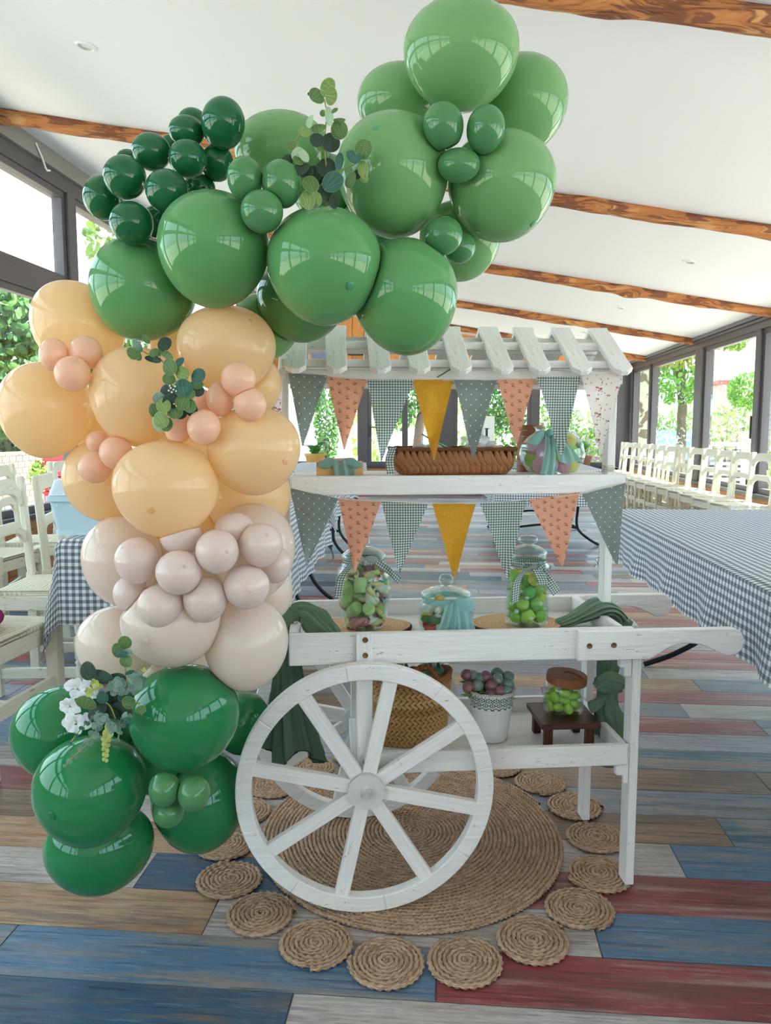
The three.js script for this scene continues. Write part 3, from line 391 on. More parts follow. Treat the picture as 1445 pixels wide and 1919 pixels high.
function strapPlant(label, pos, n, len, mat, seed, pot) { // a tuft of broad arching leaves in a pot
  const t = thing('potted_plant', label, 'plant', [pos.x, pos.y, pos.z]), r = mul32(seed);
  obj('pot', lathe([[0, 0], [0.1, 0], [0.14, 0.22], [0.155, 0.23], [0.155, 0.26], [0.135, 0.26], [0.13, 0.22], [0, 0.21]], 24), pot, t);
  for (let k = 0; k < n; k++) { const a = r() * 6.3, L = len * (0.6 + 0.5 * r()), up = 0.5 + 0.9 * r(), w = 0.045 * (0.8 + 0.5 * r());
    obj('leaf', grid(2, 10, (s, q) => { const h = q * L, x = h * (0.35 + 0.45 * q), y = h * up * (1 - 0.62 * q), ww = w * pow(sin(PI * (0.08 + 0.9 * q)), 0.7) * (s - 0.5) * 2; return [x * cos(a) - ww * sin(a), 0.22 + y + 0.12 * abs(ww), x * sin(a) + ww * cos(a)]; }), mat[k % mat.length], t); }
}
strapPlant('potted plant with striped yellow-green strap leaves in the far right corner', roomP(2.13, 0.42, 12.75), 22, 0.55, [leafMat('#4f8a2e', 0.3), leafMat('#b6c944', 0.4), leafMat('#3b7a34', 0.25)], 3, S({ color: '#8a5a40' }));
strapPlant('potted plant with broad dark leaves by the far left window', P2(590, 11.2).setY(0.5), 9, 0.5, [leafMat('#3d8a3a', 0.3), leafMat('#4d9a3c', 0.35)], 9, S({ color: '#d9a45a' }));
{ for (const [p, l] of [[P2(590, 11.2), 'wooden plant stand under the broad-leaved plant at the far left window'], [roomP(2.13, 0, 12.75), 'wooden plant stand under the striped plant in the far right corner']]) {
    const h = l.includes('left') ? 0.5 : 0.42, st = thing('plant_stand', l, 'stand', [p.x, 0, p.z]); obj('top', bx(0.34, 0.03, 0.34, [0, h - 0.016, 0]), pineMat, st); for (const [x, z] of [[-1, -1], [1, -1], [-1, 1], [1, 1]]) obj('leg', bx(0.035, h - 0.03, 0.035, [x * 0.14, (h - 0.03) / 2, z * 0.14]), pineMat, st); } }
{ // dish rack and metal tray on the far tables, seen over and under the shelf
  const t = roomThing('metal_tray', 'silver rimmed metal tray on the table behind the shelf, seen just under the shelf board', 'tray', [0.62, 0.741, 7.55], 0);
  obj('tray', join(bx(0.5, 0.008, 0.34, [0, 0.004, 0], [0, 0, 0], 0.003), bx(0.5, 0.04, 0.012, [0, 0.02, 0.165]), bx(0.5, 0.04, 0.012, [0, 0.02, -0.165]), bx(0.012, 0.04, 0.34, [-0.25, 0.02, 0]), bx(0.012, 0.04, 0.34, [0.25, 0.02, 0])), steel, t);
  const sg = roomThing('sign_board', 'small white sign with dark letters behind the woven basket', 'sign', [0.33, 0.74, 8.3], 0.1);
  obj('board', bx(0.26, 0.5, 0.02, [0, 0.26, 0], [0, 0, 0], 0.004), S({ roughness: 0.6, color: '#f0ece4' }), sg);
  obj('print', new THREE.PlaneGeometry(0.22, 0.2).translate(-0.0, 0.33, 0.0115), S({ roughness: 0.6, map: drawn(128, 128, 1, 1, (c) => { c.fillStyle = '#f0ece4'; c.fillRect(0, 0, 128, 128); c.fillStyle = '#33363c'; c.font = 'bold 92px serif'; c.textAlign = 'center'; c.fillText('SI', 64, 96); }) }), sg);
  obj('foot', bx(0.26, 0.012, 0.1, [0, 0.006, 0]), S({ color: '#f0ece4' }), sg);
}

// ───────── jute rug: one big coil ringed by small coils ─────────
function coil(R, pitch, thick, twist, seg) { // a twisted two-strand rope wound flat from the middle outwards
  const turns = R / pitch, N = [], L = [], K = 7, P = [], UVs = [], I = []; let th = 0.6, s = 0; const step = seg;
  while (true) { const r = pitch * th / (2 * PI); if (r > R - pitch / 2) break; N.push([r, th, s]); const d = step / max(r, 0.008); th += d; s += d * r; }
  N.forEach(([r, th_, s_], i) => {
    const w = 1 + 0.05 * sin(s_ * 37 + th_ * 3) + (hash(i >> 2, 7, 2) - 0.5) * 0.08;
    for (let k = 0; k <= K; k++) { const a = PI * 2 * k / K, lobe = 1 + 0.36 * cos(2 * (a - s_ * twist)), x = r + cos(a) * pitch * 0.535 * lobe * w, y = thick / 2 + sin(a) * thick * 0.5 * lobe; P.push(x * cos(th_), max(0, y), x * sin(th_)); UVs.push(s_, k / K * 0.03); }
  });
  for (let i = 0; i + 1 < N.length; i++) for (let k = 0; k < K; k++) { const a = i * (K + 1) + k, b = a + 1, c = a + K + 1, d = c + 1; I.push(a, b, c, b, d, c); }
  const g = new THREE.BufferGeometry(); g.setAttribute('position', new THREE.Float32BufferAttribute(P, 3)); g.setAttribute('uv', new THREE.Float32BufferAttribute(UVs, 2)); g.setIndex(I); g.computeVertexNormals(); return g;
}
const jute = S({ roughness: 0.85, side: THREE.DoubleSide, bumpMap: tex(256, 64, 0.05, 0.03, (u, v) => 255 * fbm(u + v, v, 5, 24, 3, 4), false), bumpScale: 0.0012, map: tex(512, 64, 0.7, 0.03, (u, v) => { const n = fbm(u, v, 40, 6, 3, 3), f = fbm(u + v * 0.2, v, 60, 20, 2, 9); return mixc(mixc([164, 132, 106], [214, 182, 152], n), [108, 82, 64], sst(0.52, 0.78, f) * 0.65); }) });
{
  const rx = 0.073, rz = -2.03, rug = thing('rug', 'round jute rug under the cart, one big coil ringed by small coils', 'rug', [rx, 0.0005, rz]);
  const big = obj('centre_coil', coil(0.43, 0.0118, 0.011, 250, 0.0026), jute, rug); big.scale.set(0.975, 1, 1.03);
  const small = coil(0.0835, 0.0104, 0.0115, 185, 0.0026), N = 19;
  for (let k = 0; k < N; k++) { const a = (k + 0.42) / N * 2 * PI + PI / 2, m = obj('petal_coil', small, jute, rug), e = 0.512 + 0.004 * sin(k * 5); m.position.set(cos(a) * e * 0.985, 0.0004 * (k % 3), sin(a) * e * 1.03); m.rotation.y = k * 1.7; const q = 1 + 0.035 * sin(k * 3.1); m.scale.set(q, 1, 1.02); }
}

// ───────── the white cart (a along it, b up, c away from the camera; its group has x = a, y = b, z = -c) ─────────
const cart = cartThing('candy_cart', 'white painted wooden cart with slatted roof, shelf, tray and big spoked wheels', 'cart', [0, 0, 0]);
const cb = (a0, a1, b0, b1, c0, c1, rad = 0.0025, axis) => bx(abs(a1 - a0), abs(b1 - b0), abs(c1 - c0), [(a0 + a1) / 2, (b0 + b1) / 2, -(c0 + c1) / 2], [0, 0, 0], rad, axis);
const cpart = (n, g, p = cart, m = whitePaint) => obj(n, g, m, p);
const CD = 0.36, screwMat = S({ color: '#7c5a40', roughness: 0.4, metalness: 0.6 });
const screw = (parent, a, b, c) => obj('screw', join(place(lathe([[0, 0.001], [0.0022, 0.001], [0.0026, 0.0025], [0.006, 0.0032], [0.0066, 0.0016], [0.0066, 0]], 14), [a, b, -c], [PI / 2, 0, 0])), screwMat, parent);
{
  cpart('front_rail', cb(-0.807, 0.0, 0.582, 0.655, 0.0, 0.018)); cpart('back_rail', cb(-0.8, 0.0, 0.582, 0.655, CD - 0.018, CD));
  cpart('end_board', cb(-0.807, -0.789, 0.582, 0.657, 0.018, CD - 0.018)); cpart('end_board', cb(-0.04, -0.022, 0.582, 0.657, 0.018, CD - 0.018));
  cpart('tray_floor', cb(-0.789, -0.04, 0.598, 0.612, 0.018, CD - 0.018));
  const hs = new THREE.Shape(); hs.moveTo(-0.14, 0.583); hs.lineTo(0.032, 0.583); hs.bezierCurveTo(0.06, 0.595, 0.075, 0.617, 0.115, 0.619); hs.bezierCurveTo(0.165, 0.621, 0.18, 0.6, 0.216, 0.588); hs.bezierCurveTo(0.245, 0.584, 0.262, 0.6, 0.26, 0.622); hs.bezierCurveTo(0.258, 0.642, 0.246, 0.653, 0.225, 0.654); hs.lineTo(-0.14, 0.6545);
  const hg = () => boxUV(prism(hs, 0.018, 0.0025, 10), 0);
  const h1 = cpart('handle', hg().translate(0, 0, 0.018)); screw(h1, -0.114, 0.619, -0.018); screw(h1, -0.056, 0.6195, -0.018); cpart('handle', hg().translate(0, 0, -CD));
  for (const [c, b0] of [[0, 0.012], [CD - 0.047, 0.012]]) cpart('leg', cb(0.0, 0.021, b0, 0.583, c, c + 0.047));
  for (const c of [0.0]) { cpart('bracket', join(cb(-0.03, -0.001, 0.555, 0.583, 0.006, 0.03, 0.006), cb(-0.018, -0.001, 0.535, 0.583, 0.004, 0.014))); cpart('bracket', join(cb(-0.03, -0.001, 0.288, 0.318, 0.006, 0.03, 0.006), cb(-0.014, -0.001, 0.272, 0.37, 0.001, 0.01))); }
  cpart('lower_rail', cb(-0.615, -0.004, 0.318, 0.369, 0.0, 0.018)); cpart('lower_rail', cb(-0.615, -0.004, 0.318, 0.369, CD - 0.018, CD)); cpart('lower_end', cb(-0.628, -0.612, 0.318, 0.369, 0.0, CD)); cpart('lower_end', cb(-0.02, -0.004, 0.318, 0.369, 0.018, CD - 0.018)); cpart('lower_floor', cb(-0.612, -0.02, 0.318, 0.328, 0.018, CD - 0.018));
  const up = cpart('wheel_upright', cb(-0.655, -0.617, 0.27, 0.659, -0.015, -0.0005)); screw(up, -0.634, 0.644, -0.015); screw(up, -0.634, 0.608, -0.015); screw(up, -0.634, 0.355, -0.015);
  cpart('wheel_upright', cb(-0.655, -0.617, 0.27, 0.659, CD + 0.0005, CD + 0.015));
  cpart('axle_beam', cb(-0.66, -0.61, 0.277, 0.3175, 0.0, CD));
  // posts, shelf, roof
  for (const [a0, a1] of [[-0.829, -0.8075], [-0.0205, 0.001]]) cpart('post', cb(a0, a1, a0 < -0.5 ? 0.59 : 0.612, 1.262, 0.155, 0.192));
  cpart('shelf_board', cb(-0.802, 0.006, 0.963, 1.009, 0.095, 0.113)); cpart('shelf_board', cb(-0.802, 0.006, 0.975, 1.007, 0.34, 0.356)); cpart('shelf_floor', cb(-0.80, 0.004, 0.995, 1.006, 0.113, 0.34)); for (const a of [-0.802, -0.012]) cpart('shelf_side', cb(a, a + 0.018, 0.968, 0.995, 0.113, 0.34));
  cpart('eave_bar', cb(-0.812, -0.008, 1.225, 1.256, 0.1, 0.12)); cpart('eave_bar', cb(-0.812, -0.008, 1.225, 1.256, 0.35, 0.37)); cpart('purlin', cb(-0.82, 0.0, 1.262, 1.28, 0.098, 0.122)); cpart('purlin', cb(-0.815, 0.0, 1.31, 1.33, 0.168, 0.188)); cpart('purlin', cb(-0.815, 0.0, 1.31, 1.33, 0.278, 0.298)); cpart('purlin', cb(-0.82, 0.0, 1.262, 1.28, 0.346, 0.37));
  cpart('ridge', cb(-0.82, 0.0, 1.318, 1.346, 0.222, 0.244));
  for (const a of [-0.829, -0.0205]) cpart('gable', prism([[-0.345, 1.235], [-0.345, 1.258], [-0.245, 1.318], [-0.225, 1.318], [-0.115, 1.258], [-0.115, 1.235]].map(([x, y]) => [-x, y]), 0.018, 0.002).rotateY(PI / 2).translate(a + 0.018, 0, 0));
  const slat = () => boxUV(prism([[-0.024, -0.11], [-0.008, -0.128], [0.008, -0.128], [0.024, -0.11], [0.024, 0.1], [-0.024, 0.1]], 0.013, 0.0016), 1);
  const th = Math.atan2(0.105, 0.165), cen = [-0.78, -0.685, -0.59, -0.495, -0.4, -0.306, -0.213, -0.118, -0.022];
  cen.forEach((a, i) => {
    const g = slat(); g.rotateX(-(PI / 2 - th)); cpart('roof_slat', g.translate(a - 0.006 + 0.003 * sin(i * 4), 1.3215, -0.149)); // front slope: rises away from the camera
    const k = slat(); k.rotateX(-(PI / 2 - th)).rotateY(PI); cpart('roof_slat', k.translate(a - 0.004, 1.3215, -0.317));
  });
  // wheels
  for (const [c0, dir] of [[-0.022, -1], [CD + 0.022, 1]]) {
    const wh = new THREE.Group(); wh.name = 'wheel'; cart.add(wh); wh.position.set(-0.635, 0.304, -c0); const T = 0.03, z = dir < 0 ? T : 0;
    for (let k = 0; k < 8; k++) { const a0 = (9 + k * 45) * RAD + 0.0035, a1 = a0 + 45 * RAD - 0.007, s = new THREE.Shape(); s.absarc(0, 0, 0.2935, a0, a1, false); s.absarc(0, 0, 0.2575, a1, a0, true); cpart('rim_segment', boxUV(prism(s, T, 0.002, 12).translate(0, 0, z), 0), wh); }
    cpart('rim_band', place(prism((() => { const s = new THREE.Shape(); s.absarc(0, 0, 0.2925, 0, 2 * PI, false); const h = new THREE.Path(); h.absarc(0, 0, 0.2585, 0, 2 * PI, true); s.holes.push(h); return s; })(), T - 0.006, 0, 48).translate(0, 0, z - 0.003)), wh);
    for (let k = 0; k < 8; k++) { const a = (32.4 + 45 * k) * RAD; cpart('spoke', place(bx(0.225, 0.033, 0.019, [0.148, 0, 0], [0, 0, 0], 0.002, 0), [0, 0, z - T / 2], [0, 0, a]), wh); }
    cpart('hub', place(cyl(0.0415, 0.0415, T + 0.012, 40, [0, 0, 0], [PI / 2, 0, 0]), [0, 0, z - T / 2]), wh);
    cpart('axle', place(lathe([[0, -0.05], [0.0105, -0.05], [0.0105, 0.004], [0.008, 0.008], [0, 0.008]], 20).rotateX(PI / 2 * -dir), [0, 0, z - T / 2 + (-dir) * (T / 2 + 0.016)]), wh);
    obj('cotter_pin', tube([[-0.011, -0.008, z - T / 2 - dir * (T / 2 + 0.01)], [-0.004, 0.009, z - T / 2 - dir * (T / 2 + 0.012)], [0.009, 0.009, z - T / 2 - dir * (T / 2 + 0.01)]], 0.0013, 12, 5), steel, wh);
  }
}

// ───────── bunting ─────────
const flagMat = (o) => Ph({ roughness: 0.9, thickness: 0, transmission: 0.18, side: THREE.DoubleSide, bumpMap: weaveBump, bumpScale: 0.0003, ...o });
const dotted = flagMat({ map: drawn(256, 256, 0.024, 0.024, (c) => { c.fillStyle = '#858e88'; c.fillRect(0, 0, 256, 256); for (let i = 0; i < 900; i++) { c.fillStyle = i % 2 ? 'rgba(60,76,70,.16)' : 'rgba(190,200,194,.16)'; c.fillRect(hash(i, 1, 1) * 256, hash(i, 2, 1) * 256, 34, 2); } c.fillStyle = '#f6f6f0'; for (const [x, y] of [[64, 64], [192, 192]]) { c.beginPath(); c.arc(x, y, 15, 0, 7); c.fill(); } }) });
const floral = flagMat({ map: drawn(256, 256, 0.036, 0.044, (c) => { c.fillStyle = '#eba688'; c.fillRect(0, 0, 256, 256); [[64, 60, 0.3], [190, 120, -0.4], [70, 190, 0.1], [196, 238, 0.5], [196, -18, 0.5]].forEach(([x, y, r]) => { c.save(); c.translate(x, y); c.rotate(r); c.strokeStyle = '#9a8a3e'; c.lineWidth = 5; for (let k = 0; k < 4; k++) { c.beginPath(); c.arc(-30 + k * 8, 12, 24 + k * 6, 3.6, 5.2); c.stroke(); } for (let k = 0; k < 8; k++) { c.fillStyle = ['#9c3f4a', '#7a4a4e', '#b8656a'][k % 3]; c.beginPath(); c.arc(-24 + hash(k, 3, 4) * 56, -12 + hash(k, 5, 4) * 34, 6.5, 0, 7); c.fill(); } c.restore(); }); }) });
const tinyCheck = flagMat({ map: check(0.0062, [84, 104, 98], [150, 164, 158], [232, 236, 228]) });
const mustard = flagMat({ color: '#ffffff', transmission: 0.22, map: tex(128, 128, 0.06, 0.06, (u, v) => { const n = fbm(u, v, 6, 50, 2, 4), m = fbm(u, v, 50, 6, 2, 8); return mixc([206, 142, 20], [238, 174, 40], 0.5 * n + 0.5 * m); }) });
const berry = flagMat({ map: drawn(256, 256, 0.05, 0.06, (c) => { c.fillStyle = '#f3e6df'; c.fillRect(0, 0, 256, 256); for (let k = 0; k < 9; k++) { const x = 256 * hash(k, 1, 9), y = 256 * hash(k, 2, 9); c.strokeStyle = '#8c4a42'; c.lineWidth = 3; c.beginPath(); c.moveTo(x, y); c.lineTo(x + 42, y - 30); c.stroke(); c.fillStyle = '#a83a40'; c.beginPath(); c.arc(x + 44, y - 32, 9, 0, 7); c.arc(x + 20, y - 34, 8, 0, 7); c.fill(); c.fillStyle = '#7a4640'; c.beginPath(); c.arc(256 * hash(k, 3, 9), 256 * hash(k, 4, 9), 6, 0, 7); c.fill(); } }) });
function flag(parent, mat, A, B, T, c, seed, hem = 0.011) { // corners in the cart's a, b; pinked edges
  const H = hypot(T[0] - (A[0] + B[0]) / 2, T[1] - (A[1] + B[1]) / 2), n = round(H / 0.0024), nu = 8, r = mul32(seed), k1 = 0.004 + 0.005 * r(), k2 = r() * 6;
  const f = (s, t, i, j, off = 0) => { const z = (j % 2 ? 0.0011 : -0.0011) * (t < 0.98 ? 1 : 0), la = [lerp(A[0], T[0], t), lerp(A[1], T[1], t)], lb = [lerp(B[0], T[0], t), lerp(B[1], T[1], t)], w = max(0.002, lb[0] - la[0]), ss = s + (i === 0 ? -z / w : i === nu ? z / w : 0), a = lerp(la[0], lb[0], ss), b = lerp(la[1], lb[1], ss); return [a, b, -(c - 0.004 - k1 * sin(s * 3 + k2 + t * 4) * (0.3 + t) - off), a - T[0], b - T[1]]; };
  obj('flag', grid(nu, n, f, true), mat, parent);
  obj('hem', grid(nu, 4, (s, q, i, j) => f(s, q * hem / H, i, 0, -0.0012), true), mat, parent);
}
function bunting(label, list, c, strings) {
  const t = cartThing('bunting', label, 'bunting', [0, 0, 0]); list.forEach(([m, ...q], i) => flag(t, m, ...q.map(([x, y]) => atCart(x, y, c)), c, i * 13 + 5));
  obj('string', join(strings.map((s) => tube(s.map(([x, y]) => [...atCart(x, y, c), -(c - 0.003)]), 0.0011, 50, 5))), S({ color: '#d8d2c0' }), t); return t;
}
bunting('upper string of fabric pennants hanging under the cart roof', [[dotted, [540, 699], [614, 704], [567, 839]], [floral, [611, 705], [687, 712], [645, 846]], [tinyCheck, [688, 711], [776, 712], [714, 868]], [mustard, [772, 712], [850, 711], [813, 862]], [dotted, [850, 712], [931, 712], [886, 860]], [floral, [930, 712], [1003, 710], [966, 832]], [tinyCheck, [1005, 707], [1089, 704], [1051, 854]], [berry, [1088, 704], [1169, 698], [1124, 852]], [berry, [488, 722], [531, 703], [527, 796]]], 0.078, [[[470, 742], [500, 716], [540, 699], [650, 709], [770, 712], [930, 712], [1088, 704], [1170, 698]]]);
bunting('lower string of fabric pennants hanging from the cart shelf', [[dotted, [543, 914], [634, 934], [575, 1062]], [floral, [633, 932], [714, 940], [665, 1076]], [tinyCheck, [714, 938], [801, 945], [748, 1078]], [mustard, [809, 943], [892, 943], [851, 1084]], [tinyCheck, [899, 943], [986, 937], [950, 1084]], [floral, [989, 936], [1086, 922], [1052, 1060]], [dotted, [1089, 926], [1172, 904], [1154, 1056]]], 0.088, [[[543, 914], [634, 934], [714, 939], [809, 943], [899, 943], [989, 936], [1089, 925], [1172, 904]]]);
{ const q = [[819, 707], [833, 699], [845, 691]].map(([x, y]) => [...atCart(x, y, 0.08), -0.08]); inCart(tag(obj('ribbon_end', tube(q, 0.0016, 10, 5), S({ color: '#2f7a4e' })), 'thin dark green ribbon end poking out under the roof slats', 'ribbon'), 0, 0, 0); }

// ───────── jars, sweets, boxes, baskets ─────────
const ringTex = drawn(512, 512, 1, 1, (c) => { c.fillStyle = '#d8ac84'; c.fillRect(0, 0, 512, 512); for (let r = 250; r > 4; r -= 10 + 12 * hash(r, 1, 2)) { c.strokeStyle = `rgba(${120 + 60 * hash(r, 2, 2) | 0},${82 + 40 * hash(r, 3, 2) | 0},52,${0.35 + 0.4 * hash(r, 4, 2)})`; c.lineWidth = 2.5 + 4 * hash(r, 5, 2); c.beginPath(); for (let a = 0; a <= 6.3; a += 0.1) { const q = r * (1 + 0.02 * sin(a * 3 + 1) + 0.012 * sin(a * 7)); c.lineTo(256 + 12 * (1 - r / 250) + q * cos(a), 256 + q * sin(a)); } c.stroke(); } c.strokeStyle = '#4a2c1c'; c.lineWidth = 4; c.beginPath(); c.moveTo(262, 258); c.lineTo(400, 300); c.stroke(); });
const sliceTop = S({ roughness: 0.7, map: ringTex }), sliceBark = S({ color: '#5b3a26', roughness: 0.95, bumpMap: grainBump, bumpScale: 0.02 });
function woodSlice(label, a, c, R) {
  const t = cartThing('wood_slice', label, 'wood slice', [a, 0.6125, c]), e = (s) => R * (1 + 0.03 * sin(s * 3 + a * 9) + 0.015 * sin(s * 7));
  obj('bark', grid(48, 3, (s, q) => { const k = s * 2 * PI, r = e(k) + 0.003 * sin(q * PI); return [r * cos(k), q * 0.0125, -r * sin(k), s * 0.8, q * 0.02]; }), sliceBark, t);
  obj('face', grid(48, 4, (s, q) => { const k = s * 2 * PI, r = e(k) * q; return [r * cos(k), 0.0125, -r * sin(k) * 0.78, 0.5 + 0.48 * q * cos(k), 0.5 + 0.48 * q * sin(k)]; }), sliceTop, t).scale.z = 1 / 0.78; t.scale.z = 0.78; return t;
}
woodSlice('round wood slice with bark edge under the tall marshmallow jar', -0.63, 0.186, 0.121); woodSlice('round wood slice with bark edge under the jar of green and yellow sweets', -0.235, 0.192, 0.118);
function pack(n, prof, radius, seed, it = 260, y0 = 0.006) { // let n balls settle in a vessel of inner radius prof(y)
  const r = mul32(seed), p = []; for (let i = 0; i < n; i++) { const a = r() * 6.3, q = sqrt(r()) * 0.6 * prof(0.05); p.push({ x: q * cos(a), y: y0 + radius + i * radius * 0.55, z: q * sin(a), r: radius * (0.9 + 0.2 * r()) }); }
  for (let k = 0; k < it; k++) {
    for (const b of p) b.y -= k < it * 0.8 ? 0.0016 : 0;
    for (let s = 0; s < 2; s++) { for (let i = 0; i < n; i++) for (let j = i + 1; j < n; j++) { const A = p[i], B = p[j], dx = B.x - A.x, dy = B.y - A.y, dz = B.z - A.z, R = A.r + B.r, d2 = dx * dx + dy * dy + dz * dz; if (d2 < R * R && d2 > 1e-12) { const d = sqrt(d2), m = (R - d) / d * 0.5; A.x -= dx * m; A.y -= dy * m; A.z -= dz * m; B.x += dx * m; B.y += dy * m; B.z += dz * m; } }
      for (const b of p) { b.y = max(b.y, y0 + b.r); const h = hypot(b.x, b.z), lim = prof(b.y) - b.r; if (h > lim && h > 0) { const m = max(lim, 0) / h; b.x *= m; b.z *= m; } } }
  }
  return p;
}
function jar(label, a, b, c, outer, lid, knob, R = 44) { const t = cartThing('glass_jar', label, 'jar', [a, b, c]); const inner = (p) => p.map(([r, y]) => [max(0, r - 0.0032), y + (r < 0.02 ? 0.003 : 0)]).reverse(); obj('body', lathe([...outer, ...inner(outer)], R), glassMat, t); if (lid) { const l = obj('lid', lathe([...lid, ...inner(lid).map(([r, y]) => [r, y - 0.003])], R), glassMat, t); if (knob) obj('knob', lathe(knob, 24), glassMat, l); } return t; }
const profOf = (pts) => (y) => { let best = 0; for (let i = 0; i + 1 < pts.length; i++) { const [r0, y0] = pts[i], [r1, y1] = pts[i + 1]; if (y >= min(y0, y1) - 1e-6 && y <= max(y0, y1) + 1e-6) best = max(best, y1 === y0 ? max(r0, r1) : lerp(r0, r1, (y - y0) / (y1 - y0))); } return (best || 0.05) - 0.005; };
const loose = (o, t, p, rot) => { o.position.set(p.x, p.y, p.z).applyAxisAngle(V(0, 1, 0), t.rotation.y).add(t.position); o.rotation.set(...rot); };
const sugar = (c) => Ph({ color: c, roughness: 0.75, sheen: 0.3, bumpMap: rescale(weaveBump, 0.003, 0.003), bumpScale: 0.0003 });
const hexes = { green: '#bddb8a', pink: '#f4a3a0', blue: '#8fd0d8', yellow: '#f6e39a', white: '#f6f0d8', rose: '#d88aa0', peach: '#f5c08a' }, sug = Object.fromEntries(Object.entries(hexes).map(([k, v]) => [k, sugar(v)]));
function twist(name, cols, len, R) { // a twisted marshmallow rope of differently coloured strands
  return cols.map((c, k) => [name, sweep([[0, 0, -len / 2], [0.002, 0.001, 0], [0, 0, len / 2]], 26, 8, (t, a) => [R * 0.62 * pow(sin(PI * clamp(0.04 + 0.92 * t)), 0.25)], V(0, 1, 0.01)), c, k]);
}
{
  const body = [[0, 0.001], [0.044, 0.001], [0.05, 0.006], [0.059, 0.04], [0.068, 0.09], [0.0705, 0.125], [0.066, 0.148], [0.054, 0.163], [0.049, 0.17], [0.05, 0.176]], lid = [[0.053, 0.176], [0.056, 0.181], [0.053, 0.186], [0.04, 0.196], [0.02, 0.204], [0.0, 0.206]];
  const t = jar('tallest rounded glass jar full of twisted pastel marshmallows, left on the tray', -0.627, 0.6255, 0.165, body, lid, [[0.0, 0.204], [0.008, 0.205], [0.007, 0.209], [0.015, 0.214], [0.016, 0.22], [0.01, 0.226], [0, 0.227]]);
  const P = profOf(body), cands = pack(46, (y) => P(y), 0.0172, 5).filter((q) => q.y < 0.152), r = mul32(12), proto = [];
  const barrel = (m, k) => { const g = new THREE.Group(); obj('sweet', place(lathe([[0, -0.016], [0.011, -0.016], [0.0135, -0.013], [0.0145, 0], [0.0135, 0.013], [0.011, 0.016], [0, 0.016]], 14)), m, g).name = 'core'; return g; };
  const swirl = (ms) => { const g = new THREE.Group(); ms.forEach((m, k) => obj('strand', (() => { const pts = []; for (let i = 0; i <= 14; i++) { const q = i / 14, a = q * 5 + k * 2 * PI / ms.length; pts.push([0.0052 * cos(a), (q - 0.5) * 0.04, 0.0052 * sin(a)]); } return tube(pts, 0.0064, 16, 6); })(), m, g)); return g; };
  const kinds = [barrel(sug.green), swirl([sug.pink, sug.yellow, sug.green]), swirl([sug.blue, sug.pink, sug.yellow]), swirl([sug.white, sug.yellow, sug.white]), barrel(sug.green), swirl([sug.rose, sug.rose, sug.pink]), swirl([sug.peach, sug.yellow, sug.peach]), swirl([sug.blue, sug.green, sug.pink])];
  cands.forEach((p, i) => { const o = kinds[i % kinds.length].clone(); o.name = numbered('marshmallow'); scene.add(o); loose(o, t, p, [r() * 6, r() * 6, r() * 6]); o.scale.setScalar(1.16); const l = i % kinds.length; tag(o, l === 0 || l === 4 ? 'plain green barrel marshmallow in the tallest jar' : 'twisted pastel marshmallow in the tallest jar', 'marshmallow', l === 0 || l === 4 ? 'green barrel marshmallows in the tallest jar' : 'twisted marshmallows in the tallest jar'); });
}
const ginghamRibbon = tinyCheck.clone(); ginghamRibbon.transmission = 0; 
function ribbonTail(pts, w, side = [1, 0, 0]) { const c = new THREE.CatmullRomCurve3(pts.map((q) => V(...q))), L = c.getLength(); return grid(4, 18, (s, t) => { const p = c.getPointAt(t), k = (s - 0.5) * w; return [p.x + side[0] * k, p.y + side[1] * k, p.z + side[2] * k + 0.002 * sin(t * 9 + s * 3), s * w, t * L]; }); }
{ // ribbon of the tall jar
  const o = cartThing('ribbon', 'thin checked ribbon tied round the neck of the tall marshmallow jar', 'ribbon', [-0.627, 0.6255, 0.165]);
  obj('band', grid(36, 2, (s, q) => { const a = s * 2 * PI, r = 0.0525; return [r * cos(a), 0.166 + q * 0.011, r * sin(a), s * 0.33, q * 0.011]; }), ginghamRibbon, o);
  obj('tail', ribbonTail([[-0.03, 0.172, 0.05], [-0.056, 0.14, 0.055], [-0.066, 0.09, 0.052]], 0.018), ginghamRibbon, o); obj('tail', ribbonTail([[0.025, 0.176, 0.05], [0.06, 0.15, 0.05], [0.085, 0.125, 0.045]], 0.016, [0.5, 0.85, 0]), ginghamRibbon, o);
  obj('bow', join(ball(0.008, [0, 0.174, 0.055], [1, 1, 0.8]), ball(0.014, [-0.016, 0.18, 0.053], [1.2, 0.7, 0.5]), ball(0.014, [0.014, 0.181, 0.053], [1.2, 0.7, 0.5])), ginghamRibbon, o);
}
const chiffon = (c) => Ph({ color: c, roughness: 0.9, transmission: 0.42, thickness: 0, side: THREE.DoubleSide, bumpMap: rescale(weaveBump, 0.003, 0.003), bumpScale: 0.0003 });
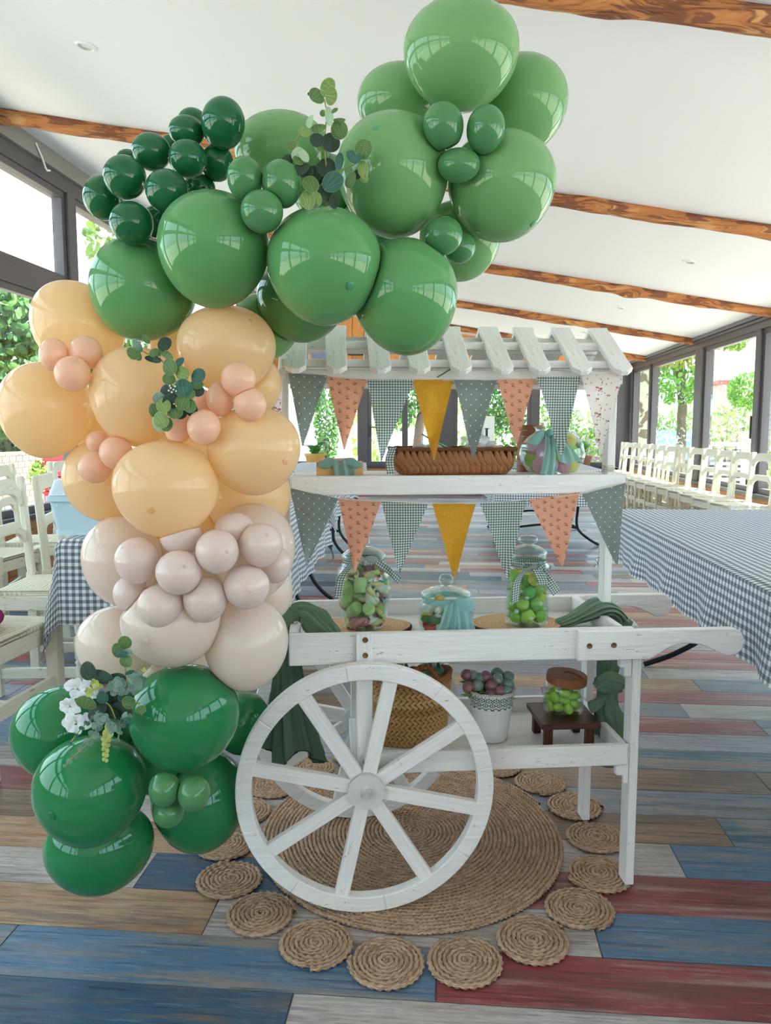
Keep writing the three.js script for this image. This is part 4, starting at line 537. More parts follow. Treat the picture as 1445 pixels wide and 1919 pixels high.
{ // squat jar with mixed gums and a mint bow
  const body = [[0, 0.001], [0.056, 0.001], [0.062, 0.005], [0.068, 0.025], [0.0705, 0.05], [0.066, 0.072], [0.056, 0.083], [0.052, 0.088], [0.054, 0.094]], lid = [[0.058, 0.094], [0.063, 0.098], [0.06, 0.103], [0.04, 0.112], [0.016, 0.117], [0.0, 0.118]];
  const t = jar('squat wide glass jar with a mint chiffon bow, in the middle of the tray', -0.424, 0.6125, 0.15, body, lid, [[0, 0.117], [0.009, 0.118], [0.009, 0.122], [0.018, 0.13], [0.0185, 0.139], [0.012, 0.147], [0, 0.149]]);
  const P = profOf(body), r = mul32(8), ms = ['#d8382c', '#f0b429', '#8fbf4a', '#f2efe0', '#e9e3c8', '#4e7d3a', '#e8c35a'].map((c) => Ph({ color: c, roughness: 0.35, clearcoat: 0.4 })), g = place(new THREE.CapsuleGeometry(0.0095, 0.016, 4, 10), [0, 0, 0], [PI / 2, 0, 0]);
  pack(60, P, 0.0125, 3, 200).filter((q) => q.y < 0.08).forEach((p, i) => { const k = floor(hash(i, 4, 3) * 7), o = tag(obj('gum_sweet', g, ms[k]), ['red', 'yellow', 'green', 'white', 'cream', 'dark green', 'amber'][k] + ' oblong gum sweet in the squat jar', 'sweet', ['red', 'yellow', 'green', 'white', 'cream', 'dark green', 'amber'][k] + ' gum sweets in the squat jar'); loose(o, t, p, [r() * 6, r() * 6, r() * 6]); });
  const o = cartThing('chiffon_bow', 'pale mint chiffon ribbon hanging over the front of the squat jar', 'ribbon', [-0.424, 0.6125, 0.15]), m = chiffon('#a9dcd8');
  obj('band', grid(40, 3, (s, q) => { const a = s * 2 * PI, rr = 0.0575 + 0.003 * sin(a * 9 + q * 4); return [rr * cos(a), 0.079 + q * 0.014, rr * sin(a)]; }), m, o);
  const tail = (x0, x1, w0, w1, y1, ph) => grid(16, 20, (s, q) => { const w = lerp(w0, w1, q), x = lerp(x0, x1, q) + (s - 0.5) * w, y = lerp(0.088, y1, q) - 0.004 * sin(s * 9 + ph); return [x, y, 0.066 + 0.014 * sin(q * 2.6) + 0.006 * sin(s * 16 + q * 3 + ph) * (0.4 + q)]; });
  obj('tail', tail(0.004, -0.012, 0.03, 0.062, 0.002, 0), m, o); obj('tail', tail(0.02, 0.036, 0.04, 0.06, 0.0, 2), m, o); obj('loop', grid(20, 12, (s, q) => { const a = s * 2 * PI, R = 0.021 * (1 + 0.1 * sin(a * 5)); return [0.034 + R * cos(a) * 1.2 * sin(q * PI * 0.8 + 0.4), 0.083 + 0.02 * cos(q * PI), 0.062 + 0.012 * sin(a)]; }), m, o);
}
{ // cylinder jar with green and yellow sugared sweets
  const body = [[0, 0.001], [0.05, 0.001], [0.0545, 0.006], [0.055, 0.02], [0.055, 0.145], [0.052, 0.156], [0.043, 0.163], [0.041, 0.169], [0.045, 0.173], [0.045, 0.178]], lid = [[0.047, 0.178], [0.049, 0.184], [0.046, 0.19], [0.038, 0.196], [0.02, 0.203], [0, 0.204]];
  const t = jar('tall straight glass jar of sugared green and yellow sweets, right on the tray', -0.214, 0.6255, 0.165, body, lid, [[0, 0.203], [0.012, 0.204], [0.013, 0.208], [0.023, 0.211], [0.025, 0.218], [0.02, 0.226], [0.01, 0.228], [0, 0.228]]);
  const P = profOf(body), r = mul32(31), ms = [sugar('#9ccf4e'), sugar('#86c24a'), sugar('#e8d84e'), sugar('#b6d84e'), sugar('#62c24e')], g = new THREE.SphereGeometry(1, 18, 14), bump = new THREE.SphereGeometry(1, 10, 8), pale = sugar('#d9ecc0'), names = ['soft green', 'mid green', 'yellow', 'lime', 'bright green'];
  { const p = g.attributes.position; for (let i = 0; i < p.count; i++) { const x = p.getX(i), y = p.getY(i), z = p.getZ(i), k = 1 + 0.1 * sin(x * 4 + 1) * sin(y * 5) - 0.12 * Math.exp(-pow(x * 4, 2)) * (y > 0 ? 1 : 0); p.setXYZ(i, x * k, y * k * 0.9, z * k); } g.computeVertexNormals(); }
  pack(48, P, 0.0185, 21, 300).filter((q) => q.y < 0.128).forEach((p, i) => { const k = floor(hash(i, 9, 3) * 5), o = tag(obj('sugared_sweet', g, ms[k]), `${names[k]} round sugared sweet in the straight jar`, 'sweet', `${names[k]} sugared sweets in the straight jar`); o.scale.setScalar(p.r * 0.96); loose(o, t, p, [r() * 6, r() * 6, r() * 6]); });
  pack(44, P, 0.0065, 27, 10).slice(0, 26).forEach((p, i) => { const a = i * 2.4, o = tag(obj('sugar_bit', bump, pale), 'small pale sugared bit between the sweets in the straight jar', 'sweet', 'pale sugared bits in the straight jar'); o.scale.set(0.006, 0.0045, 0.006); loose(o, t, { x: 0.047 * cos(a), y: 0.014 + 0.004 * (i * 7 % 26), z: 0.047 * sin(a) }, [r() * 6, r() * 6, 0]); });
  const o = cartThing('ribbon_bow', 'checked ribbon tied in a bow at the neck of the straight green sweet jar', 'ribbon', [-0.214, 0.6255, 0.165]);
  obj('band', grid(36, 2, (s, q) => { const a = s * 2 * PI; return [0.0455 * cos(a), 0.153 + q * 0.014, 0.0455 * sin(a), s * 0.29, q * 0.014]; }), ginghamRibbon, o);
  obj('tail', ribbonTail([[-0.012, 0.158, 0.053], [-0.04, 0.125, 0.06], [-0.045, 0.07, 0.058]], 0.022, [0.9, 0.3, 0]), ginghamRibbon, o); obj('tail', ribbonTail([[0.012, 0.158, 0.053], [0.04, 0.12, 0.058], [0.062, 0.09, 0.052]], 0.026, [0.8, 0.5, 0]), ginghamRibbon, o);
  const lp = (x, d) => grid(14, 6, (s, q) => { const a = s * 2 * PI; return [x + d * 0.018 * (1 - cos(a)) * 0.5 * 1.8, 0.158 + 0.011 * sin(a), 0.054 + 0.012 * (q - 0.3) + 0.006 * sin(a / 2), s * 0.08, q * 0.02]; });
  obj('loop', lp(0.0, -1), ginghamRibbon, o); obj('loop', lp(0.0, 1.25), ginghamRibbon, o); obj('knot', ball(0.008, [0, 0.157, 0.057], [1, 1, 0.7]), ginghamRibbon, o); obj('tail', ribbonTail([[0.006, 0.154, 0.06], [0.016, 0.135, 0.066], [0.024, 0.112, 0.062]], 0.026), ginghamRibbon, o);
}
{ // kraft box with mint bow on the shelf
  const t = cartThing('gift_box', 'small kraft card box with a mint chiffon bow, left on the shelf', 'box', [-0.686, 1.0065, 0.165]); obj('box', join(bx(0.112, 0.034, 0.08, [0, 0.017, 0], [0, 0, 0], 0.002)), S({ color: '#d9ac72', roughness: 0.8 }), t); obj('tissue', bx(0.085, 0.006, 0.06, [-0.004, 0.038, 0], [0, 0, 0.02], 0.003), S({ color: '#f0c9c4', roughness: 0.9 }), t);
  const o = cartThing('gift_bow', 'mint green chiffon tied in a bow over the kraft box', 'ribbon', [-0.686, 1.0065, 0.165]), m = chiffon('#a8cfc6');
  const lobe = (x, s) => grid(18, 12, (u, v) => { const a = u * 2 * PI, k = sin(v * PI * 0.9 + 0.15), rr = 0.013 * (1 + 0.15 * sin(a * 4)); return [x + s * v * 0.045, 0.036 + rr * cos(a) * k * (1 - 0.1 * v) - 0.01 * v, 0.047 + rr * 0.5 * sin(a) * k]; });
  obj('loop', lobe(-0.008, -1), m, o); obj('loop', lobe(0.004, 1.1), m, o); obj('tail', grid(14, 12, (s, q) => [-0.02 + 0.05 * s + 0.008 * q, 0.038 - 0.037 * q, 0.049 + 0.005 * sin(s * 14 + q)]), m, o);
}
const hyacinth = S({ roughness: 0.6, bumpMap: tex(128, 64, 0.1, 0.02, (u, v) => 255 * fbm(u, v, 3, 26, 3, 9), false), bumpScale: 0.002, map: tex(256, 64, 0.2, 0.03, (u, v) => mixc([186, 124, 74], [128, 76, 40], fbm(u, v, 5, 24, 3, 5))) });
{ // chunky woven basket on the shelf: pairs of leaning strands
  const t = cartThing('woven_basket', 'brown chunky woven basket in the middle of the shelf', 'basket', [-0.408, 1.0065, 0.185]), A0 = 0.124, A1 = 0.15, B0 = 0.055, B1 = 0.068, H = 0.066;
  const per = (s, q, o = 0) => { const A = lerp(A0, A1, q) + o, Bd = lerp(B0, B1, q) + o, R = 0.022, e = [2 * (A - R), PI * R / 2, 2 * (Bd - R), PI * R / 2], tot = 2 * (e[0] + e[1] + e[2] + e[3]); let d = ((s % 1 + 1) % 1) * tot, k = 0; while (d > e[k % 4] && k < 7) d -= e[k++ % 4];
    const base = [[-(A - R), Bd, 1, 0], [A - R, Bd - R, 0, 0], [A, Bd - R, 0, -1], [A - R, -(Bd - R), 0, 0], [A - R, -Bd, -1, 0], [-(A - R), -(Bd - R), 0, 0], [-A, -(Bd - R), 0, 1], [-(A - R), Bd - R, 0, 0]][k]; if (k % 2 === 0) return [base[0] + base[2] * d, base[1] + base[3] * d, Math.atan2(k === 2 ? 1 : k === 6 ? -1 : 0, k === 0 ? 1 : k === 4 ? -1 : 0)];
    const an = (k - 1) / 2 * PI / 2 + d / R; return [base[0] + R * sin(an), base[1] + R * cos(an), an]; };
  obj('liner', grid(80, 4, (s, q) => { const p = per(s, q, -0.004); return [p[0], 0.002 + q * H, p[1]]; }), S({ color: '#6d3f22', roughness: 0.9, side: THREE.DoubleSide }), t);
  obj('base', bx(0.24, 0.004, 0.105, [0, 0.003, 0]), hyacinth, t);
  const strand = sweep([[0, -0.03, -0.002], [0.003, -0.012, 0.003], [-0.002, 0.01, 0.004], [0.001, 0.03, -0.001]], 14, 8, (s, a) => [0.0078 * pow(sin(PI * clamp(0.07 + 0.88 * s)), 0.75), 0.6], V(0, 0, 1)), n = 54;
  obj('rim', tube(Array.from({ length: 72 }, (_, i) => { const p = per(i / 72, 1, 0.001); return [p[0], H - 0.002 + 0.0012 * sin(i * 2.2), p[1]]; }), 0.0052, 220, 7, true), hyacinth, t);
  for (let row = 0; row < 2; row++) for (let k = 0; k < n; k++) { const y = row ? 0.037 : 0.021, q = y / H, p = per((k + row * 0.5 + 0.2 * hash(k, row, 8)) / n, q, 0.001), m = obj('strand', strand, hyacinth, t); m.position.set(p[0], y, p[1]); m.rotation.order = 'YXZ'; m.rotation.set(0.2, p[2], (row ? 0.36 : -0.3) + 0.16 * (hash(k, row, 4) - 0.5)); m.scale.set(1.1 + 0.35 * hash(k, row, 2), row ? 1.0 : 0.68, row ? 1.15 : 0.9); }
  const bagM = Ph({ color: '#eef2f0', roughness: 0.25, transmission: 0.55, thickness: 0, side: THREE.DoubleSide }), r = mul32(55);
  [['clear sweet bag with a twisted white top in the woven basket', 0.06, 0.075, 0], ['clear crinkled sweet bag in the left part of the woven basket', -0.06, 0.07, -0.01], ['clear sweet bag with pink sweets at the right end of the woven basket', 0.1, 0.068, 0.01]].forEach(([l, x, y, z], i) => { const b = cartThing('sweet_bag', l, 'bag', [-0.408 + x, 1.0065 + y - 0.03, 0.185 - z]); obj('bag', grid(22, 12, (s, q) => { const a = s * 2 * PI, R = 0.034 * (q < 0.7 ? pow(sin(PI * (0.08 + q * 0.62)), 0.6) : lerp(0.5, i ? 0.3 : 0.65, (q - 0.7) / 0.3)) * (1 + 0.13 * sin(a * 5 + q * 8 + i)); return [R * cos(a), q * (i ? 0.045 : 0.07), R * sin(a)]; }), bagM, b); obj('sweets', join([0, 1, 2, 3, 4].map((k) => ball(0.013, [0.016 * cos(k * 1.3), 0.018 + 0.004 * (k % 2), 0.016 * sin(k * 1.3)]))), i === 2 ? sug.pink : sug.white, b); });
  const straw = cartThing('paper_straws', 'few green striped paper straws lying over the woven basket', 'straws', [-0.425, 1.0065, 0.2]); for (let k = 0; k < 4; k++) obj('straw', place(cyl(0.0016, 0.0016, 0.075, 8), [-0.03 + 0.006 * k, 0.082 - 0.001 * k, 0.02], [0, 0.1 * k, 1.0 + 0.06 * k]), S({ color: k % 2 ? '#2f8a5c' : '#d6e8d4' }), straw);
  inCart(tag(obj('ribbon_tail', ribbonTail([[-0.011, 0.07, 0], [-0.02, 0.04, 0.004], [-0.016, 0.004, 0.008]], 0.02), ginghamRibbon), 'checked ribbon end hanging at the left corner of the woven basket', 'ribbon'), -0.548, 1.0065, 0.118);
}
{ // round glass jar with flying-saucer wafers
  const prof = [[0, 0.001], [0.045, 0.001], [0.062, 0.008], [0.078, 0.03], [0.082, 0.05], [0.076, 0.076], [0.058, 0.096], [0.044, 0.104], [0.042, 0.112], [0.048, 0.118]];
  const t = jar('round fishbowl glass jar of pastel wafer discs, right on the shelf', -0.152, 1.0065, 0.185, prof, null), r = mul32(77), P = profOf(prof);
  const disc = lathe([[0, -0.0046], [0.007, -0.0042], [0.0122, -0.0026], [0.0152, -0.0008], [0.0188, -0.0007], [0.0196, 0], [0.0188, 0.0007], [0.0152, 0.0008], [0.0122, 0.0026], [0.007, 0.0042], [0, 0.0046]], 28), cs = [['yellow', '#e9dc5a'], ['green', '#b8dd72'], ['pink', '#eda6b6'], ['orange', '#f2a25e'], ['lilac pink', '#e6a8c4']].map(([n, c]) => [n, S({ color: c, roughness: 0.8 })]);
  pack(26, (y) => P(y) - 0.004, 0.0175, 9, 240).filter((p) => p.y < 0.092).forEach((p, i) => { const [n, m] = cs[i % 5], o = tag(obj('wafer_disc', disc, m), `${n} flying-saucer wafer in the fishbowl jar`, 'sweet', `${n} wafers in the fishbowl jar`); const h = atan2s(p); loose(o, t, p, [PI / 2 + 0.7 * (r() - 0.5), 0.5 * (r() - 0.5), h]); });
  function atan2s(p) { return p.x * 4 + 0.8 * (r() - 0.5); }
  const o = cartThing('chiffon_scarf', 'mint chiffon bow draped over the neck of the fishbowl jar', 'ribbon', [-0.152, 1.0065, 0.185]), m = chiffon('#a5d6cf');
  obj('loop', grid(20, 14, (u, v) => { const a = u * 2 * PI, k = sin(v * PI), R = 0.017 * (1 + 0.1 * sin(a * 3)); return [-0.025 - 0.055 * v, 0.103 + R * cos(a) * k - 0.025 * v, 0.045 + R * 0.6 * sin(a) * k + 0.02 * v]; }), m, o);
  obj('knot', ball(0.011, [-0.022, 0.103, 0.052], [1, 0.9, 0.8]), m, o);
  const tl = (x0, x1, w0, w1, y1, ph) => grid(14, 18, (s, q) => { const w = lerp(w0, w1, q); return [lerp(x0, x1, q) + (s - 0.5) * w, lerp(0.102, y1, q) + 0.003 * sin(s * 8 + ph), 0.05 + 0.036 * sin(min(1.5, q * 2.2)) + 0.004 * sin(s * 15 + q * 4 + ph)]; });
  obj('tail', tl(-0.025, -0.034, 0.02, 0.04, 0.002, 0), m, o); obj('tail', tl(-0.015, 0.022, 0.02, 0.06, 0.032, 2), m, o);
  const k = cartThing('coaster_stack', 'stack of thin brown wooden coasters behind the fishbowl jar', 'coasters', [-0.178, 1.0065, 0.3]); for (let i = 0; i < 8; i++) obj('coaster', cyl(0.034, 0.034, 0.0145, 24, [0.002 * sin(i * 3), 0.0075 + i * 0.0155, 0]), lidWood, k);
}
{ // straw bag on the lower shelf, herringbone plaits
  const t = cartThing('straw_bag', 'tan herringbone straw bag with an arched handle on the lower shelf', 'bag', [-0.513, 0.3285, 0.175]), H = 0.172, ew = (q) => lerp(0.092, 0.106, q), ed = (q) => lerp(0.055, 0.072, q), strawM = S({ color: '#8a5c30', roughness: 0.8, side: THREE.DoubleSide });
  const Px = (a, q, o = 0) => [(ew(q) + o) * cos(a) * (1 + 0.02 * sin(a * 2)), q * H + 0.01 * cos(2 * a) * q, (ed(q) + o) * sin(a)];
  obj('body', grid(60, 10, (s, q) => Px(s * 2 * PI, q)), strawM, t); obj('base', grid(40, 4, (s, q) => { const p = Px(s * 2 * PI, 0); return [p[0] * q, 0.001, p[2] * q]; }), strawM, t);
  const cols = 46, rows = 16, gs = [[], [], []], piece = (a, q, d) => { const p = Px(a, q, 0.0012), n = Math.atan2(cos(a) / ew(q), sin(a) / ed(q)); return place(new RoundedBoxGeometry(0.0175, 0.0078, 0.0056, 1, 0.0022), p, [0, 0, 0]).translate(-p[0], -p[1], -p[2]).rotateZ(d * 0.62).rotateY(n).translate(...p); };
  for (let k = 0; k < rows; k++) for (let c = 0; c < cols; c++) gs[floor(hash(k >> 1, 1, 2) * 3)].push(clean(piece((c + 0.25 * (k % 2)) / cols * 2 * PI, (k + 0.6) / rows, k % 2 ? 1 : -1)));
  gs.forEach((g, i) => tag(obj('plait', join(g), S({ color: ['#c4965e', '#b38550', '#d0a46a'][i], roughness: 0.7 }), t), null, null, null, 'stuff'));
  obj('rim', grid(72, 8, (s, q) => { const a = s * 2 * PI, b = q * 2 * PI, p = Px(a, 1); const R = 0.0055 * (1 + 0.25 * sin(a * 44)); return [p[0] * (1 + 0.05 * cos(b)), p[1] + R * sin(b), p[2] * (1 + 0.075 * cos(b))]; }, true), S({ color: '#a46f36', roughness: 0.8, side: THREE.DoubleSide }), t);
  obj('handle', sweep([[0.0, 0.15, 0.066], [0.002, 0.178, 0.055], [0.018, 0.2, 0.05], [0.046, 0.2, 0.05], [0.064, 0.176, 0.055], [0.068, 0.145, 0.066]], 90, 10, (s, a) => [0.0068 * (1 + 0.16 * sin(s * 190 + a))]), S({ color: '#9a5a26', roughness: 0.65 }), t);
  const b = Ph({ color: '#e8f0ee', roughness: 0.2, transmission: 0.55, thickness: 0, side: THREE.DoubleSide }); [[-0.03, 'cellophane sweet bag with green leaves at the left of the straw bag'], [0.05, 'cellophane sweet bag with a small green plant at the right of the straw bag']].forEach(([x, l], i) => { const g = cartThing('cellophane_bag', l, 'bag', [-0.513 + x, 0.485, 0.175]); obj('wrap', grid(18, 8, (s, q) => { const a = s * 2 * PI, R = 0.034 * (1 - 0.55 * q) * (1 + 0.2 * sin(a * 6 + q * 5)); return [R * cos(a), q * 0.045, R * sin(a)]; }), b, g); for (let k = 0; k < 9; k++) obj('leaf', place(leafGeo.clone(), [0.024 * cos(k * 2.4), 0.034 + 0.004 * (k % 3), 0.03 + 0.012 * sin(k * 2.4)], [0.6 * sin(k), k, 1.2 + k], 0.024), leafMat('#4f8f6a', 0.1), g); });
}
{ // white lace pot with sweet skewers
  const pr = [[0, 0.001], [0.0405, 0.001], [0.042, 0.004], [0.052, 0.078], [0.0535, 0.08], [0.0535, 0.084]], t = cartThing('lace_pot', 'white metal flower pot with a cut-out lace rim on the lower shelf', 'pot', [-0.302, 0.3285, 0.165]), wp = Ph({ color: '#eef0ee', roughness: 0.35, clearcoat: 0.4, side: THREE.DoubleSide });
  obj('body', lathe(pr, 40), wp, t);
  const lace = drawn(256, 256, 1, 1, (c) => { c.fillStyle = '#fff'; c.fillRect(0, 0, 256, 256); c.fillStyle = '#000'; const d = (x, y, r) => { c.beginPath(); c.arc(x, y, r, 0, 7); c.fill(); }; for (let x = 8; x < 256; x += 16) { d(x, 12, 5); } for (let x = 0; x <= 256; x += 64) { for (let k = 0; k < 8; k++) d(x + 26 * cos(k * PI / 4), 78 + 26 * sin(k * PI / 4), 8.5); d(x, 78, 9); for (let k = 0; k < 8; k++) d(x + 32 + 24 * cos(k * PI / 4), 146 + 24 * sin(k * PI / 4), 8); d(x + 32, 146, 8); for (let k = 0; k < 5; k++) d(x + 24 * cos(k * PI / 4), 214 - 26 * sin(k * PI / 4), 8); d(x, 34, 5); d(x + 32, 34, 5); d(x + 32, 104, 6); d(x + 32, 206, 7); } });
  lace.repeat.set(1, 1); lace.needsUpdate = true; const lm = Ph({ color: '#eef0ee', roughness: 0.4, side: THREE.DoubleSide, alphaMap: lace, alphaTest: 0.5 });
  obj('lace_band', grid(64, 6, (s, q, i) => { const a = s * 2 * PI, r = lerp(0.0535, 0.061, q); return [r * cos(a), 0.084 + q * 0.048 + (q === 1 ? 0.0025 * abs(sin(a * 7)) : 0), r * sin(a), s * 5.0, q]; }), lm, t);
  obj('inner_cup', lathe([[0.05, 0.082], [0.053, 0.12]], 30), S({ color: '#3d7a5c', roughness: 0.8, side: THREE.DoubleSide }), t);
  const r = mul32(40), spots = [[612, 140, 0], [648, 145, 1], [722, 150, 0], [790, 130, 2], [795, 168, 1], [855, 150, 2], [856, 195, 2], [675, 205, 1], [757, 205, 0], [622, 215, 0], [808, 240, 0], [750, 265, 0], [845, 240, 2], [690, 160, 2]];
  const ms = [['purple', '#9c6a70'], ['grey-green', '#86a08c'], ['sage', '#6f9080']].map(([n, c], i) => [n, Ph({ roughness: 0.35, clearcoat: 0.6, map: rescale(tex(128, 64, 1, 1, (u, v) => { const k = fbm(u, v, 8, 3, 3, 60 + i), q = pow(abs(sin(u * 14 * PI + 3 * k)), 3), A = [[150, 96, 104], [138, 160, 142], [104, 140, 122]][i]; return mixc(A, [206, 200, 190], 0.55 * q * k); }), 1, 1) })]), g = new THREE.SphereGeometry(1, 20, 14), lf = leafMat('#6f9a46', 0.2), green = S({ color: '#7a9a52' });
  spots.forEach(([x, y, k], i) => { const px = 680 + x / 3.1413, py = 1220 + y / 3.1413, c = 0.165 - (y - 190) * 0.00045 + (i % 2) * 0.006, [a, b] = atCart(px, py, c), [n, m] = ms[k]; const o = cartThing('wrapped_sweet', `${n} wrapped ball sweet, ${ordinal[i % 13] ?? ''}${i > 12 ? 'another' : ''} of the bunch in the lace pot`.replace('  ', ' '), 'sweet', [a, b, c]); tag(o, `${n} foil-wrapped ball sweet in the bunch in the lace pot`, 'sweet', `${n} wrapped sweets in the lace pot`); const s = obj('ball', g, m, o); s.scale.set(0.0158, 0.0168, 0.0158); s.rotation.set(r() * 6, r(), r() * 6); obj('stick', tube([[0, -0.012, 0], [-(a + 0.302) * 0.3, -0.06, 0], [-(a + 0.302) * 0.6, -0.1, 0]], 0.0015, 6, 5), green, o); if (i > 6 || i === 0) for (let q = 0; q < 6; q++) { const l = obj('leaf', leafGeo, lf, o); const ang = q * 1.05; l.scale.set(0.009, 0.026, 0.012); l.position.set(0.01 * cos(ang), -0.014, 0.012 + 0.006 * sin(ang)); l.rotation.set(0.5, 0, ang + PI / 2); } });
}
{ // dark wooden stool with a jar of ridged green gums
  const t = cartThing('wooden_stand', 'small dark brown wooden stool on the lower shelf', 'stand', [-0.124, 0.3285, 0.135], -0.02); obj('top', bx(0.148, 0.014, 0.158, [0, 0.066, 0], [0, 0, 0], 0.003, 0), walnut, t); for (const [x, z] of [[-1, 1], [1, 1], [-1, -1], [1, -1]]) obj('leg', bx(0.021, 0.059, 0.021, [x * 0.052, 0.0295, z * 0.055], [0, 0, 0], 0.003, 1), walnut, t);
  const pr = [[0, 0.001], [0.044, 0.001], [0.049, 0.004], [0.051, 0.01], [0.051, 0.066], [0.046, 0.072], [0.044, 0.078]], B = 0.3285 + 0.0735, j = jar('low glass jar with a wooden lid and leather loop, on the dark stool', -0.122, B, 0.14, pr, null), l = obj('lid', join(cyl(0.05, 0.0505, 0.021, 40, [0, 0.0905, 0])), lidWood, j); l.rotation.set(0.05, 0, -0.07);
  obj('loop', grid(3, 18, (s, q) => { const p = new THREE.CatmullRomCurve3([V(-0.004, 0.101, 0.008), V(0.0, 0.108, 0.012), V(0.018, 0.107, 0.022), V(0.036, 0.098, 0.034), V(0.046, 0.086, 0.036)]).getPointAt(q); return [p.x, p.y + (s - 0.5) * 0.006, p.z + (s - 0.5) * 0.004]; }), S({ color: '#7a4424', roughness: 0.7, side: THREE.DoubleSide }), j);
  const g = new THREE.SphereGeometry(1, 28, 14), p = g.attributes.position; for (let i = 0; i < p.count; i++) { const x = p.getX(i), y = p.getY(i), z = p.getZ(i), a = Math.atan2(z, x), q = hypot(x, z), k = (1 - 0.14 * pow(abs(sin(a * 7)), 5)) * (q > 1e-4 ? sqrt(1 - pow(abs(y), 2.8)) / q : 0); p.setXYZ(i, x * k, y * 1.4, z * k); } g.computeVertexNormals();
  const m = Ph({ color: '#a9d02c', roughness: 0.4, clearcoat: 0.3 }), P = profOf(pr), r = mul32(66); pack(44, (y) => P(y) - 0.003, 0.0124, 14, 260).filter((q) => q.y < 0.066).forEach((q) => { const o = tag(obj('ridged_gum', g, m), 'ridged lime green gum sweet in the jar on the stool', 'sweet', 'ridged lime gums in the jar on the stool'); o.scale.setScalar(0.0108); o.rotation.order = 'YXZ'; const up = r() < 0.25; loose(o, j, q, [0.4 * (r() - 0.5), 1.3 * (r() - 0.5), up ? 0.3 : PI / 2 + 0.8 * (r() - 0.5)]); });
}
{ const t = cartThing('twine', 'thin pale twine wound round the right post just above the shelf', 'twine', [-0.01, 1.0065, 0.1735]); obj('loops', tube(Array.from({ length: 60 }, (_, i) => { const a = i * 0.63, k = Math.max(abs(cos(a)) / 0.0125, abs(sin(a)) / 0.0205); return [cos(a) / k, 0.006 + i * 0.00028 + 0.001 * sin(i), sin(a) / k]; }), 0.0009, 240, 5), S({ color: '#cdbfa4', roughness: 0.9 }), t); obj('end', tube([[0.0125, 0.018, 0.01], [0.02, 0.014, 0.02], [0.026, 0.003, 0.024]], 0.0009, 12, 5), S({ color: '#cdbfa4', roughness: 0.9 }), t); }
// ───────── green gauze scarves ─────────
const gauze = Ph({ color: '#6f9072', roughness: 0.9, transmission: 0.3, thickness: 0, side: THREE.DoubleSide, bumpMap: rescale(weaveBump, 0.004, 0.004), bumpScale: 0.0004 });
const pleat = (path, w, n, k, ph, deep = 0.5, flat = 0.5, upv = V(0, 0, 1)) => sweep(path, n * 2, 110, (t, a) => { const R = w(t) * pow(clamp(min(t, 1 - t) / 0.07 + 0.02), 0.45), f = 1 - abs(sin(k * a * 0.5 + ph + t * 1.6)), g = 1 - abs(sin(k * a + ph * 2 - t * 2.3)); return [R * (0.78 + deep * 0.55 * f + 0.16 * g + 0.06 * sin(t * 17 + a * 2)), flat]; }, upv);
{
  const s = cartThing('gauze_scarf', 'dark green gauze scarf tied over the left tray end, tail behind the wheel', 'scarf', [0, 0, 0]);
  obj('knot', pleat([[-0.80, 0.672, -0.12], [-0.775, 0.682, -0.1], [-0.745, 0.66, -0.09], [-0.715, 0.635, -0.08], [-0.69, 0.618, -0.08]], (t) => 0.019 + 0.012 * sin(t * PI), 26, 7, 0), gauze, s);
  obj('loop', pleat([[-0.782, 0.685, -0.1], [-0.812, 0.672, -0.1], [-0.823, 0.62, -0.1], [-0.82, 0.575, -0.1]], (t) => 0.017 + 0.006 * t, 20, 6, 2), gauze, s);
  obj('tail', grid(150, 34, (u, t) => { const a = u * 2 * PI, w = lerp(0.022, 0.062, pow(t, 1.2)), R = 0.8 + 0.5 * (1 - abs(sin(a * 4.5 + t * 1.4))) + 0.16 * sin(a * 13 + t * 3); return [-0.815 + 0.012 * t + w * cos(a) * R, 0.585 - t * 0.275 - 0.02 * t * sin(a * 3 + 1), -(0.11 + 0.035 * t) + w * 0.42 * sin(a) * R]; }, true), gauze, s);
  obj('hem', tube(Array.from({ length: 40 }, (_, i) => { const a = i / 40 * 2 * PI, R = 0.8 + 0.5 * (1 - abs(sin(a * 4.5 + 1.4))) + 0.16 * sin(a * 13 + 3); return [-0.803 + 0.062 * cos(a) * R, 0.31 - 0.02 * sin(a * 3 + 1), -0.145 + 0.026 * sin(a) * R]; }), 0.0016, 120, 5, true), S({ color: '#22352a' }), s);
  const q = cartThing('gauze_scarf', 'dark green gauze scarf knotted down the right end of the cart', 'scarf', [0, 0, 0]);
  obj('drape', pleat([[-0.135, 0.62, -0.17], [-0.1, 0.632, -0.17], [-0.06, 0.65, -0.17], [-0.025, 0.666, -0.17], [0.004, 0.662, -0.17], [0.024, 0.632, -0.17]], (t) => lerp(0.03, 0.075, t), 30, 11, 1, 0.5, 0.26, V(0.25, 1, 0.001)), gauze, q);
  obj('fall', pleat([[0.016, 0.645, -0.165], [0.008, 0.57, -0.16], [-0.003, 0.5, -0.152], [-0.008, 0.452, -0.148]], (t) => lerp(0.044, 0.021, t), 22, 7, 0), gauze, q);
  obj('knot', pleat([[-0.034, 0.462, -0.142], [-0.018, 0.478, -0.128], [0.004, 0.478, -0.124], [0.026, 0.462, -0.138]], (t) => 0.016 + 0.012 * sin(t * PI), 22, 6, 2, 0.4, 0.85), gauze, q);
  obj('loose_end', pleat([[-0.014, 0.445, -0.14], [-0.035, 0.425, -0.13], [-0.06, 0.415, -0.125]], (t) => 0.012 + 0.004 * t, 14, 4, 1), gauze, q);
  obj('tail', pleat([[-0.006, 0.475, -0.146], [0.0, 0.4, -0.155], [0.012, 0.35, -0.16], [0.018, 0.28, -0.165], [0.008, 0.235, -0.17]], (t) => 0.018 + 0.022 * sin(t * PI * 0.8), 26, 7, 3), gauze, q);
}

